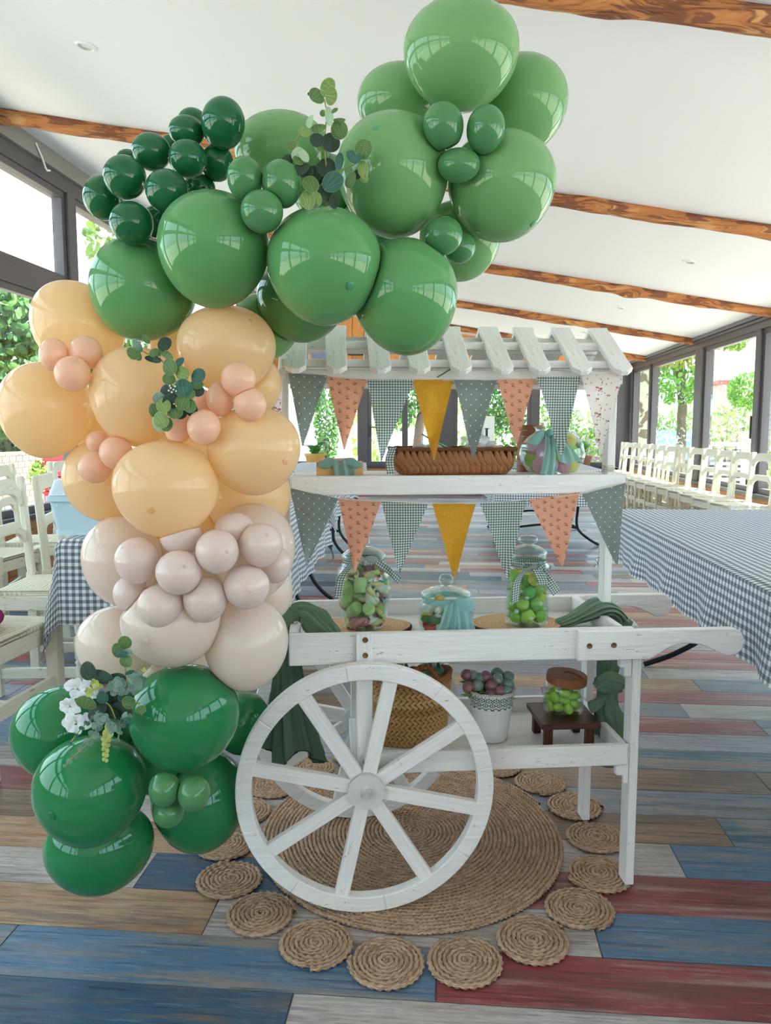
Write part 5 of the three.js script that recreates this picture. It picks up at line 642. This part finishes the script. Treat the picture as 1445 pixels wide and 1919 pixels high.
// ───────── balloon garland ─────────
const latex = (c, t, o = {}) => Ph({ color: c, roughness: 0.9, specularIntensity: 0.35, transmission: t, thickness: 0, clearcoat: 1, clearcoatRoughness: 0.03, side: THREE.DoubleSide, ...o });
const LATEX = { sage: latex('#7fb373', 0.22), fern: latex('#64a565', 0.2), olive: latex('#4f8c55', 0.12), emerald: latex('#0f663a', 0.08), pine: latex('#1d8248', 0.14), peach: latex('#ffe3b4', 0.5), blush: latex('#ffd6b8', 0.38), cream: latex('#f6e4d4', 0.36), nude: latex('#f1dcd2', 0.28) };
const TIP = { fern: '#3f8560', sage: '#5b9a6c', olive: '#4a7f4c', emerald: '#125034', pine: '#1b6c46', peach: '#e8ab72', blush: '#cf8a66', cream: '#d3bcae', nude: '#ceb5ab' }; for (const k in TIP) TIP[k] = S({ color: TIP[k], roughness: 0.35 });
// x, y, half width, half height (photo pixels), lean, distance, kind, what singles it out, and where a darker tip shows
const BALLOONS = [
  [864, 104, 108, 113, 0, 1.6, 'sage', 'big light sage balloon at the very top of the garland', 850, 2], [752, 197, 82, 82, 0, 1.76, 'sage', 'light sage balloon half hidden left of the topmost balloon'], [978, 198, 84, 99, -12, 1.74, 'sage', 'light sage balloon behind at the right of the topmost balloon'],
  [737, 330, 104, 122, 6, 1.58, 'sage', 'big sage balloon left of the four small olive balloons at the upper right', 716, 244], [940, 350, 101, 108, 0, 1.6, 'sage', 'big sage balloon at the right end of the garland below the small trio', 1001, 424], [862, 452, 76, 78, 0, 1.76, 'sage', 'light sage balloon peeping out under the right end of the garland'],
  [759, 558, 99, 111, 8, 1.56, 'fern', 'big mid green balloon hanging over the cart roof'], [608, 500, 107, 113, 0, 1.5, 'fern', 'big sage balloon in the middle of the arch with a dark tip showing', 655, 533], [401, 469, 105, 112, 0, 1.52, 'fern', 'big sage balloon under the dark green cluster, left of the middle one'],
  [265, 545, 102, 97, -30, 1.62, 'fern', 'big sage balloon at the left bend of the arch above the peach ones'], [530, 288, 90, 82, 0, 1.74, 'sage', 'light sage balloon behind the upper eucalyptus sprig'], [566, 562, 84, 82, 0, 1.68, 'fern', 'shaded green balloon behind and under the middle sage balloon'], [497, 612, 64, 64, 0, 1.74, 'sage', 'bright green balloon almost hidden behind the left end of the cart roof'],
  [606, 352, 62, 66, 0, 1.8, 'fern', 'shaded green balloon deep behind the upper eucalyptus leaves'], [700, 430, 70, 70, 0, 1.82, 'fern', 'shaded green balloon in the gap behind the middle sage balloons'], [790, 310, 60, 80, 0, 1.84, 'sage', 'green balloon hidden behind the small olive trio'],
  [831, 237, 38, 48, 8, 1.49, 'olive', 'small olive balloon, left of the trio under the topmost balloon'], [910, 243, 36, 48, -10, 1.49, 'olive', 'small olive balloon, right of the trio under the topmost balloon'], [860, 310, 40, 34, 0, 1.5, 'olive', 'small olive balloon, lowest of the trio under the topmost balloon'], [831, 442, 36, 37, 0, 1.54, 'olive', 'small dark olive balloon between two big ones above the cart roof'], [860, 464, 31, 31, 0, 1.6, 'olive', 'small olive balloon tucked behind the one above the cart roof'],
  [459, 335, 34, 43, 0, 1.45, 'olive', 'small sage balloon, upper left of the trio beside the upper sprig'], [528, 345, 37, 47, 10, 1.45, 'olive', 'small sage balloon, upper right of the trio beside the upper sprig'], [491, 397, 40, 42, 0, 1.43, 'olive', 'small sage balloon, lowest of the trio beside the upper sprig'],
  [418, 232, 41, 52, -6, 1.58, 'emerald', 'dark green balloon, topmost and largest of the dark cluster'], [361, 229, 28, 28, 0, 1.68, 'emerald', 'dark green balloon half hidden left of the topmost dark one'], [350, 247, 34, 32, 0, 1.6, 'emerald', 'dark green balloon below left of the topmost dark one'], [352, 298, 36, 38, 0, 1.55, 'emerald', 'dark green balloon in the middle of the dark cluster'], [407, 306, 31, 36, 0, 1.62, 'emerald', 'dark green balloon at the right edge of the dark cluster'],
  [284, 285, 37, 37, 0, 1.58, 'emerald', 'dark green balloon at the upper left of the dark cluster'], [240, 300, 22, 21, 0, 1.62, 'emerald', 'dark green balloon of which only a top sliver shows in the dark cluster'], [234, 333, 41, 43, 0, 1.54, 'emerald', 'dark green balloon at the left of the cluster with a window gleam'], [193, 371, 38, 43, 0, 1.6, 'emerald', 'dark green balloon, leftmost of the dark cluster against the window'], [313, 359, 41, 43, 0, 1.52, 'emerald', 'dark green balloon in the lower middle of the dark cluster'],
  [247, 419, 42, 42, 0, 1.52, 'emerald', 'dark green balloon, lowest of the dark cluster'], [374, 352, 30, 28, 0, 1.64, 'emerald', 'dark green balloon deep in the cluster above the big sage one'], [296, 416, 32, 32, 0, 1.62, 'emerald', 'shaded dark green balloon behind the lowest dark one'], [318, 272, 18, 20, 0, 1.7, 'emerald', 'dark green balloon just visible between two others under the log'],
  [145, 611, 93, 81, -25, 1.68, 'peach', 'big peach balloon at the upper left before the window'], [85, 769, 91, 91, 0, 1.62, 'peach', 'big peach balloon cut by the left edge of the picture'], [255, 744, 87, 94, 0, 1.54, 'peach', 'big peach balloon left of the middle eucalyptus sprig'], [425, 655, 93, 83, 0, 1.6, 'peach', 'big peach balloon directly under the green arch, dark tip at its upper right', 468, 604], [476, 845, 88, 84, 0, 1.52, 'peach', 'big peach balloon at the right touching the shelf corner, dark tip at right', 534, 863],
  [312, 917, 101, 91, 0, 1.47, 'peach', 'big peach balloon, lowest in front, with an orange tip', 284, 955], [196, 900, 80, 77, 0, 1.64, 'peach', 'big peach balloon behind the lowest left small trio'], [462, 934, 84, 80, 0, 1.72, 'peach', 'deep orange shaded balloon behind the right peach ones'], [478, 722, 50, 56, 0, 1.68, 'peach', 'shaded orange balloon squeezed left of the upper bunting end'], [196, 812, 56, 62, 0, 1.76, 'peach', 'shaded orange balloon in the gap left of the middle peach one'], [328, 668, 52, 62, 0, 1.78, 'peach', 'shaded orange balloon behind the start of the middle sprig'],
  [352, 820, 74, 66, 0, 1.74, 'peach', 'shaded orange balloon in the gap under the middle sprig'], [352, 985, 74, 64, 0, 1.72, 'peach', 'shaded peach balloon behind the top of the nude cluster'],
  [101, 665, 29, 31, 0, 1.51, 'blush', 'small blush balloon, left of the upper left trio'], [161, 661, 32, 32, 0, 1.52, 'blush', 'small blush balloon, right of the upper left trio'], [136, 701, 35, 34, 0, 1.48, 'blush', 'small blush balloon, lowest of the upper left trio'], [447, 711, 33, 33, 0, 1.45, 'blush', 'small blush balloon, topmost of the trio right of the sprig'], [413, 748, 27, 33, 0, 1.48, 'blush', 'small blush balloon, left of the trio right of the sprig'], [469, 758, 31, 32, 0, 1.45, 'blush', 'small blush balloon, right of the trio right of the sprig'],
  [382, 801, 32, 34, 0, 1.43, 'blush', 'small blush balloon below the tip of the middle sprig'], [333, 801, 26, 32, 0, 1.46, 'blush', 'small blush balloon under the lowest leaves of the middle sprig'], [376, 752, 24, 24, 0, 1.52, 'blush', 'small blush balloon hidden behind the sprig'], [184, 829, 24, 22, 0, 1.56, 'blush', 'small tan balloon at the back of the lower left trio'], [217, 849, 32, 31, 0, 1.5, 'blush', 'small blush balloon, right of the lower left trio'], [178, 876, 32, 30, 0, 1.52, 'blush', 'small blush balloon, lowest of the lower left trio'],
  [228, 1050, 76, 84, 0, 1.6, 'cream', 'big cream balloon at the left of the small nude cluster'], [475, 1034, 79, 91, 0, 1.6, 'cream', 'big cream balloon behind the right of the small nude cluster'], [222, 1208, 80, 74, 0, 1.62, 'cream', 'big cream balloon at the left over the white flowers'], [322, 1170, 96, 81, 0, 1.5, 'cream', 'big cream balloon in front with a dark tip', 276, 1200], [461, 1207, 80, 88, 0, 1.56, 'cream', 'big cream balloon at the right beside the tray corner'], [503, 1112, 46, 52, 0, 1.68, 'cream', 'cream balloon mostly hidden at the back beside the left post'],
  [352, 1072, 84, 78, 0, 1.7, 'cream', 'shaded cream balloon behind the middle of the nude cluster'], [330, 1260, 70, 60, 0, 1.76, 'cream', 'cream balloon hidden behind the flowers and green ones'],
  [257, 1051, 43, 44, 0, 1.45, 'nude', 'small nude balloon, leftmost of the cluster', 229, 1027], [340, 1007, 41, 34, 0, 1.46, 'nude', 'small nude balloon at the top of the cluster'], [335, 1073, 44, 42, 0, 1.41, 'nude', 'small nude balloon in the centre front of the cluster', 345, 1062], [407, 1034, 41, 42, 0, 1.42, 'nude', 'small nude balloon right of the topmost in the cluster', 425, 1034], [440, 993, 38, 33, 0, 1.49, 'nude', 'small nude balloon at the upper right back of the cluster'], [489, 1022, 41, 42, 0, 1.46, 'nude', 'small nude balloon at the upper right front of the cluster', 500, 1003],
  [462, 1100, 44, 42, 0, 1.45, 'nude', 'small nude balloon, lowest right of the cluster', 470, 1108], [385, 1124, 42, 43, 0, 1.44, 'nude', 'small nude balloon at the lower middle of the cluster', 409, 1147], [300, 1136, 44, 41, 0, 1.43, 'nude', 'small nude balloon, lowest left of the cluster', 279, 1168], [245, 1113, 34, 35, 0, 1.48, 'nude', 'small nude balloon tucked at the lower left of the cluster'], [515, 1058, 31, 35, 0, 1.54, 'nude', 'small nude balloon at the right rim of the cluster'],
  [346, 1344, 105, 102, 0, 1.52, 'pine', 'big green balloon right of the white flowers', 371, 1327], [170, 1481, 109, 106, 0, 1.5, 'pine', 'big green balloon in front below the white flowers, tip at its left', 100, 1519], [113, 1376, 91, 92, 20, 1.64, 'pine', 'big lighter green balloon at the left behind the white flowers'], [187, 1590, 104, 88, 0, 1.63, 'pine', 'big green balloon lying lowest, close to the floor'], [374, 1500, 91, 99, 0, 1.73, 'pine', 'big green balloon behind the small trio next to the wheel'], [452, 1354, 54, 61, 0, 1.77, 'pine', 'shaded green balloon behind the wheel rim at the left'],
  [290, 1420, 74, 70, 0, 1.72, 'pine', 'shaded green balloon in the middle of the four big green ones'],
  [222, 1352, 62, 58, 0, 1.72, 'pine', 'shaded green balloon behind the white flowers and sprig'],
  [308, 1479, 30, 34, 0, 1.45, 'olive', 'small green balloon, left of the trio near the floor'], [363, 1487, 31, 35, 0, 1.45, 'olive', 'small green balloon, right of the trio near the floor'], [316, 1524, 30, 28, 0, 1.47, 'olive', 'small green balloon, lowest of the trio near the floor'],
];
{
  const up0 = V(0, CP, -SP), cam = V(0, CAMH, 0);
  const B = BALLOONS.map(([x, y, rw, rh, lean, Z, kind, label, tx, ty]) => {
    const P = at(x, y, Z), dir = P.clone().sub(cam), dist = dir.length(), a = (x - 722.5) / FPX, b = (959.5 - y) / FPX, q = 1 + a * a + b * b; dir.normalize();
    const right = V(0, 0, 0).crossVectors(dir, up0).normalize(), up = V(0, 0, 0).crossVectors(right, dir).normalize(), k = lean * RAD;
    const X = right.clone().multiplyScalar(cos(k)).addScaledVector(up, sin(k)), Y = up.clone().multiplyScalar(cos(k)).addScaledVector(right, -sin(k));
    const rx = dist * sin(rw / FPX * sqrt(1 + b * b) / q), ry = dist * sin(rh / FPX * sqrt(1 + a * a) / q);
    return { P, X, Y, N: dir.negate(), rx, ry, rz: (rx + ry) / 2, r: (rx * 2 + ry) / 3, kind, label, tip: tx !== undefined && [(tx - x) / rw, (y - ty) / rh] };
  });
  const NU = 56, NV = 36, taper = 0.09;
  B.forEach((q, i) => {
    const near = B.filter((o, j) => j !== i && o.P.distanceTo(q.P) < o.r + q.r).map((o) => { const n = o.P.clone().sub(q.P), d = n.length(); return [n.divideScalar(d), max(0.25 * q.r, (d * d + q.r * q.r - o.r * o.r) / (2 * d) - 0.0006)]; });
    const g = grid(NU, NV, (s, t) => {
      const ph = t * PI, th = s * 2 * PI, y = cos(ph), w = sin(ph) * (1 + taper * y * (q.r > 0.06 ? 1 : 0.4)), x = w * cos(th), z = w * sin(th), p = V(0, 0, 0).addScaledVector(q.X, x * q.rx).addScaledVector(q.Y, y * q.ry).addScaledVector(q.N, -z * q.rz);
      for (const [n, lim] of near) { const d = p.dot(n); if (d > lim) { const m = lim / d; p.multiplyScalar(lerp(m, 1, 0.0)); } } // pressed flat where balloons touch
      return [p.x, p.y, p.z];
    }, false);
    const body = mergeVertices((g.deleteAttribute('uv'), g.deleteAttribute('normal'), g), 1e-5); body.computeVertexNormals();
    const t = thing('balloon', q.label, 'balloon', [q.P.x, q.P.y, q.P.z], 0, { fern: 'big fern green balloons', sage: 'big sage green balloons', olive: 'small olive green balloons', emerald: 'dark green balloons of the upper left cluster', pine: 'big green balloons at the foot', peach: 'big peach balloons', blush: 'small blush balloons', cream: 'big cream balloons', nude: 'small nude balloons' }[q.kind]);
    obj('body', body, LATEX[q.kind], t);
    if (q.tip) { const [x, y] = q.tip, z = sqrt(max(0.05, 1 - x * x - y * y)), n = V(0, 0, 0).addScaledVector(q.X, x * q.rx).addScaledVector(q.Y, y * q.ry).addScaledVector(q.N, z * q.rz), w = 1 + taper * y * (q.r > 0.06 ? 1 : 0.4), m = obj('tip', new THREE.SphereGeometry(1, 18, 10), TIP[q.kind], t); n.multiplyScalar(lerp(1, w, 0.4)); const s = q.r * (q.r > 0.06 ? 0.075 : 0.085); m.position.copy(n).multiplyScalar(0.995); m.scale.set(s, s, s * 0.22); m.lookAt(t.position.clone().add(m.position.clone().multiplyScalar(3))); }
  });
}

// ───────── eucalyptus sprigs and white flowers ─────────
const leafTexture = (base, vein, rim) => drawn(128, 128, 1, 1, (c) => { c.fillStyle = rim; c.fillRect(0, 0, 128, 128); c.fillStyle = base; c.beginPath(); c.arc(64, 64, 59, 0, 7); c.fill(); c.strokeStyle = vein; c.lineWidth = 3; c.beginPath(); c.moveTo(64, 2); c.lineTo(64, 112); c.stroke(); c.lineWidth = 1.4; for (let k = 0; k < 7; k++) for (const s of [-1, 1]) { c.beginPath(); c.moveTo(64, 14 + k * 13); c.quadraticCurveTo(64 + s * 20, 20 + k * 14, 64 + s * 54, 34 + k * 14); c.stroke(); c.beginPath(); c.moveTo(64 + s * (12 + k * 3), 20 + k * 13); c.lineTo(64 + s * (22 + k * 4), 44 + k * 12); c.stroke(); } });
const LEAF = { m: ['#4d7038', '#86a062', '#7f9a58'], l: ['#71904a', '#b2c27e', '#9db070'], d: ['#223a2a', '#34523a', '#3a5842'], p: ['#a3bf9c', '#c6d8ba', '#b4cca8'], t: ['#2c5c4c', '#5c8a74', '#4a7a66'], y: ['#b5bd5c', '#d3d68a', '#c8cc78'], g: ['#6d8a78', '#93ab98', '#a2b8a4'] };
for (const k in LEAF) { const [a, b, c] = LEAF[k]; LEAF[k] = Ph({ map: leafTexture(a, b, c), roughness: 0.6, transmission: 0.12, thickness: 0, side: THREE.DoubleSide }); }
const roundLeaf = (wave) => grid(18, 7, (s, t) => { const a = s * 2 * PI, r = t, x = r * sin(a) * (1 - 0.08 * cos(a)), y = r * cos(a) * 1.04; return [x, y, 0.16 * abs(x) - 0.1 * r * r + wave * 0.12 * sin(a * 2) * r * r, 0.5 + 0.5 * r * sin(a), 0.5 - 0.5 * r * cos(a)]; });
const LG = [roundLeaf(1), roundLeaf(-1), roundLeaf(0.3)];
function sprig(label, Z, stems, leaves, seed) { // leaves: x, y, half width, half height, turn, material
  const t = thing('eucalyptus_sprig', label, 'sprig', at(leaves[0][0], leaves[0][1], Z).toArray()), r = mul32(seed), o = t.position;
  obj('stem', join(stems.map((s) => tube(s.map(([x, y, dz = 0]) => at(x, y, Z + 0.012 + dz).sub(o)), 0.0013, 30, 6))), S({ color: '#9a9a4a', roughness: 0.7 }), t);
  leaves.forEach(([x, y, w, h, rot, k, dz = 0], i) => { const z = Z + dz - 0.012 * r(), m = obj('leaf', LG[i % 3], LEAF[k], t); m.position.copy(at(x, y, z)).sub(o); m.rotation.order = 'ZYX'; m.rotation.set((r() - 0.5) * 0.7, (r() - 0.5) * 0.7, rot * RAD); m.scale.set(1.12 * w * z / FPX, 1.12 * h * z / FPX, 0.56 * (w + h) * z / FPX); });
  return t;
}
sprig('eucalyptus sprig standing up between the sage balloons at the top of the arch', 1.44, [[[611, 385], [613, 330], [608, 270], [612, 215], [608, 186]], [[613, 320], [640, 318], [668, 305], [682, 290]], [[606, 285], [590, 262], [572, 246], [548, 270]], [[604, 345], [584, 358], [578, 372]]],
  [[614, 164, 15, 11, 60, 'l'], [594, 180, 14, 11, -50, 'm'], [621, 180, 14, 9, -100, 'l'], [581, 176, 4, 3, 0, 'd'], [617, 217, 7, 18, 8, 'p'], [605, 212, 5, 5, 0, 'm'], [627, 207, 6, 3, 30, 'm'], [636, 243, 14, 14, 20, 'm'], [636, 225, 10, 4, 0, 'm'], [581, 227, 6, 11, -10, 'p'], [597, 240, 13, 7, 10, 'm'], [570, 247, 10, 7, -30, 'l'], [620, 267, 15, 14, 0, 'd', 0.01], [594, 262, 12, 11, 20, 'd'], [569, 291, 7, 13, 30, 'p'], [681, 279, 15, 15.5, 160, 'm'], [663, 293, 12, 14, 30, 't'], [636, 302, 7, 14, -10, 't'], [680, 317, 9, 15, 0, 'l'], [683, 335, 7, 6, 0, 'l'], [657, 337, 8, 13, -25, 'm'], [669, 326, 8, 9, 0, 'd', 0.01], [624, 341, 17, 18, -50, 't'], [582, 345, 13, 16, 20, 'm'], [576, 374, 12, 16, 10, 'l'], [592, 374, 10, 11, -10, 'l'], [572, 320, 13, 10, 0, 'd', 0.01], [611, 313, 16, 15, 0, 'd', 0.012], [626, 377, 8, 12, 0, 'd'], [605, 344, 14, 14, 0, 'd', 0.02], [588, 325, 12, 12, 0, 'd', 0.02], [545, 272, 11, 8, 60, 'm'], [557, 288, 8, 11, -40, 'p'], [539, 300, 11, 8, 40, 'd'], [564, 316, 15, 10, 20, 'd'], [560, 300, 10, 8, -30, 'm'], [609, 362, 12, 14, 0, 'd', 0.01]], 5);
sprig('eucalyptus sprig winding down between the peach balloons', 1.415, [[[254, 650], [278, 664], [300, 672], [312, 690], [330, 715], [334, 745], [318, 770], [308, 790]], [[330, 715], [355, 718], [372, 706]], [[300, 668], [306, 650]]],
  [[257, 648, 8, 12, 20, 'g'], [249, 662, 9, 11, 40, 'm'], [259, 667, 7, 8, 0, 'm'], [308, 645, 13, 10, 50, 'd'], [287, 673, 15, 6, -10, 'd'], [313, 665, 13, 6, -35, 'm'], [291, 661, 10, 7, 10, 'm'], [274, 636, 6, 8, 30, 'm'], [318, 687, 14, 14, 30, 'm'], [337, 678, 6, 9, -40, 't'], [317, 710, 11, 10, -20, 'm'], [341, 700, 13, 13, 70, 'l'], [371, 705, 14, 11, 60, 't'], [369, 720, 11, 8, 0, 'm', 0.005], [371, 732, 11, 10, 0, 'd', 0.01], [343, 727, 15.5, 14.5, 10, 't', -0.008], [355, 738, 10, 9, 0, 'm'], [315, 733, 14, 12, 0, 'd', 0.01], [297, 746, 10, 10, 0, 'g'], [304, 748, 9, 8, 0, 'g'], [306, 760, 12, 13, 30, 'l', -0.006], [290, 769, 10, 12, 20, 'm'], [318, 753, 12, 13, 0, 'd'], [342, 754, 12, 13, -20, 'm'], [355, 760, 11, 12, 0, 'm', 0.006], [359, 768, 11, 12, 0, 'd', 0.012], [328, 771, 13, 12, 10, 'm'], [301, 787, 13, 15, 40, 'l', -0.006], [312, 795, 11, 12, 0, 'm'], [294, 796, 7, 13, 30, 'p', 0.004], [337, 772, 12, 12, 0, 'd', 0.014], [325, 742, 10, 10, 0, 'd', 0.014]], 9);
{
  const b = thing('berry_cluster', 'tiny white berries on the middle eucalyptus sprig', 'berries', at(320, 727, 1.395).toArray()); [[0, 0], [5, 3], [-4, 5], [2, 8], [8, -3], [10, 6], [-2, -4], [6, 30], [10, 34]].forEach(([x, y]) => obj('berry', ball(0.0016, at(320 + x, 727 + y, 1.395).sub(b.position).toArray(), [1, 1, 1], 8), S({ color: y > 20 ? '#c9b24a' : '#f2f2e4' }), b));
}
{
  const tr = (pts, n, w0, w1, k, dz = 0) => { const o = []; for (let i = 0; i < n; i++) { const q = i / (n - 1), j = q * (pts.length - 1), a = floor(min(j, pts.length - 2)), f = j - a, x = lerp(pts[a][0], pts[a + 1][0], f), y = lerp(pts[a][1], pts[a + 1][1], f), w = lerp(w0, w1, q); o.push([x - w * 0.7, y - w * 0.3, w, w * 0.75, 60, k, dz], [x + w * 0.7, y + w * 0.3, w, w * 0.75, -120, k, dz]); } return o; };
  const A = [[186, 1348], [178, 1372], [160, 1398], [136, 1420], [122, 1436]], C = [[206, 1364], [199, 1385], [198, 1405], [197, 1424]], D = [[238, 1342], [228, 1358], [221, 1386]], E = [[190, 1338], [166, 1352], [150, 1368], [132, 1392]];
  const ros = (x, y, R, k, n = 16) => Array.from({ length: n }, (_, i) => { const q = sqrt((i + 0.5) / n) * R, a = i * 2.4; return [x + q * cos(a), y + q * sin(a) * 0.9, R * 0.42, R * 0.36, a / RAD + 90, k, -0.02 + 0.016 * q / R]; });
  sprig('eucalyptus and succulent sprig with trailing stems beside the white flowers at the lower left', 1.39, [[[236, 1282], [235, 1255], [233, 1225], [234, 1200]], A, C, D, E, [[185, 1310], [205, 1322], [216, 1346]], [[252, 1318], [262, 1318]]],
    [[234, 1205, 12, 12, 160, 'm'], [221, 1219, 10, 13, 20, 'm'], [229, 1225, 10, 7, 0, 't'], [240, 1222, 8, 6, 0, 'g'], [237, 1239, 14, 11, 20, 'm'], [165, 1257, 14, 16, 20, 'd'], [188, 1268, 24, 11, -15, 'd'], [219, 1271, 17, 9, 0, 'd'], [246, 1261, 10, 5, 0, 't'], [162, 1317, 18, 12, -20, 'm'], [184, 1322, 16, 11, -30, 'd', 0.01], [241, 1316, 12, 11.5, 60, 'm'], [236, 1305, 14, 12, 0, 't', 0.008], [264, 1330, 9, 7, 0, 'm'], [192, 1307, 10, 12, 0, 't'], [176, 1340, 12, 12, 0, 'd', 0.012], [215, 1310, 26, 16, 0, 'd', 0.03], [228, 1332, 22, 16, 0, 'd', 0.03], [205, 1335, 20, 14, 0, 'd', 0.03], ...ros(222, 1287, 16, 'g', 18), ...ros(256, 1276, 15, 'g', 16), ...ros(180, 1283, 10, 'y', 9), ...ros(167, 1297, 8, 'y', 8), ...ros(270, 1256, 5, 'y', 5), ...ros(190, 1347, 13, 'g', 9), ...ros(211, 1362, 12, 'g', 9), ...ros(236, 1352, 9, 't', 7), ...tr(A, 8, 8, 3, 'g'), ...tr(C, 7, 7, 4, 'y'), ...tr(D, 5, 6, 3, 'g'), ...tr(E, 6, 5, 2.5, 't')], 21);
  const petalM = Ph({ color: '#f7f7f8', roughness: 0.8, transmission: 0.25, thickness: 0, side: THREE.DoubleSide }), petal = grid(10, 8, (s, t) => { const w = pow(sin(PI * (0.1 + 0.86 * t)), 0.8) * 0.62, x = (s - 0.5) * 2 * w; return [x, t * 1.15 - 0.2, 0.25 * x * x + 0.18 * sin(t * 3) + 0.05 * sin(s * 12) * t]; });
  [[148, 1284, 22, 'white hydrangea bloom, upper one behind the dark leaves'], [134, 1318, 19, 'white hydrangea bloom, leftmost of the four'], [146, 1348, 24, 'white hydrangea bloom, lowest and largest of the four'], [166, 1300, 18, 'white hydrangea bloom, nearest the yellow-green leaves']].forEach(([x, y, R, l], i) => {
    const Z = 1.41 + 0.006 * i, f = thing('hydrangea_bloom', l, 'flower', at(x, y, Z).toArray()), r = mul32(70 + i); for (let k = 0; k < 9; k++) { const m = obj('petal', petal, petalM, f), a = k * 0.78 + r() * 0.5, q = (k < 4 ? 0.25 : 0.6) * R * Z / FPX; m.position.set(q * cos(a), q * sin(a), (k < 4 ? 0.012 : 0) + 0.004 * r()); m.rotation.order = 'ZXY'; m.rotation.set(0.4 * (r() - 0.3), 0.4 * (r() - 0.5), a - PI / 2); m.scale.setScalar(R * 0.72 * Z / FPX); }
    obj('centre', ball(0.003, [0, 0, 0.016]), S({ color: '#e6e3c8' }), f);
  });
}

renderer.render(scene, camera);
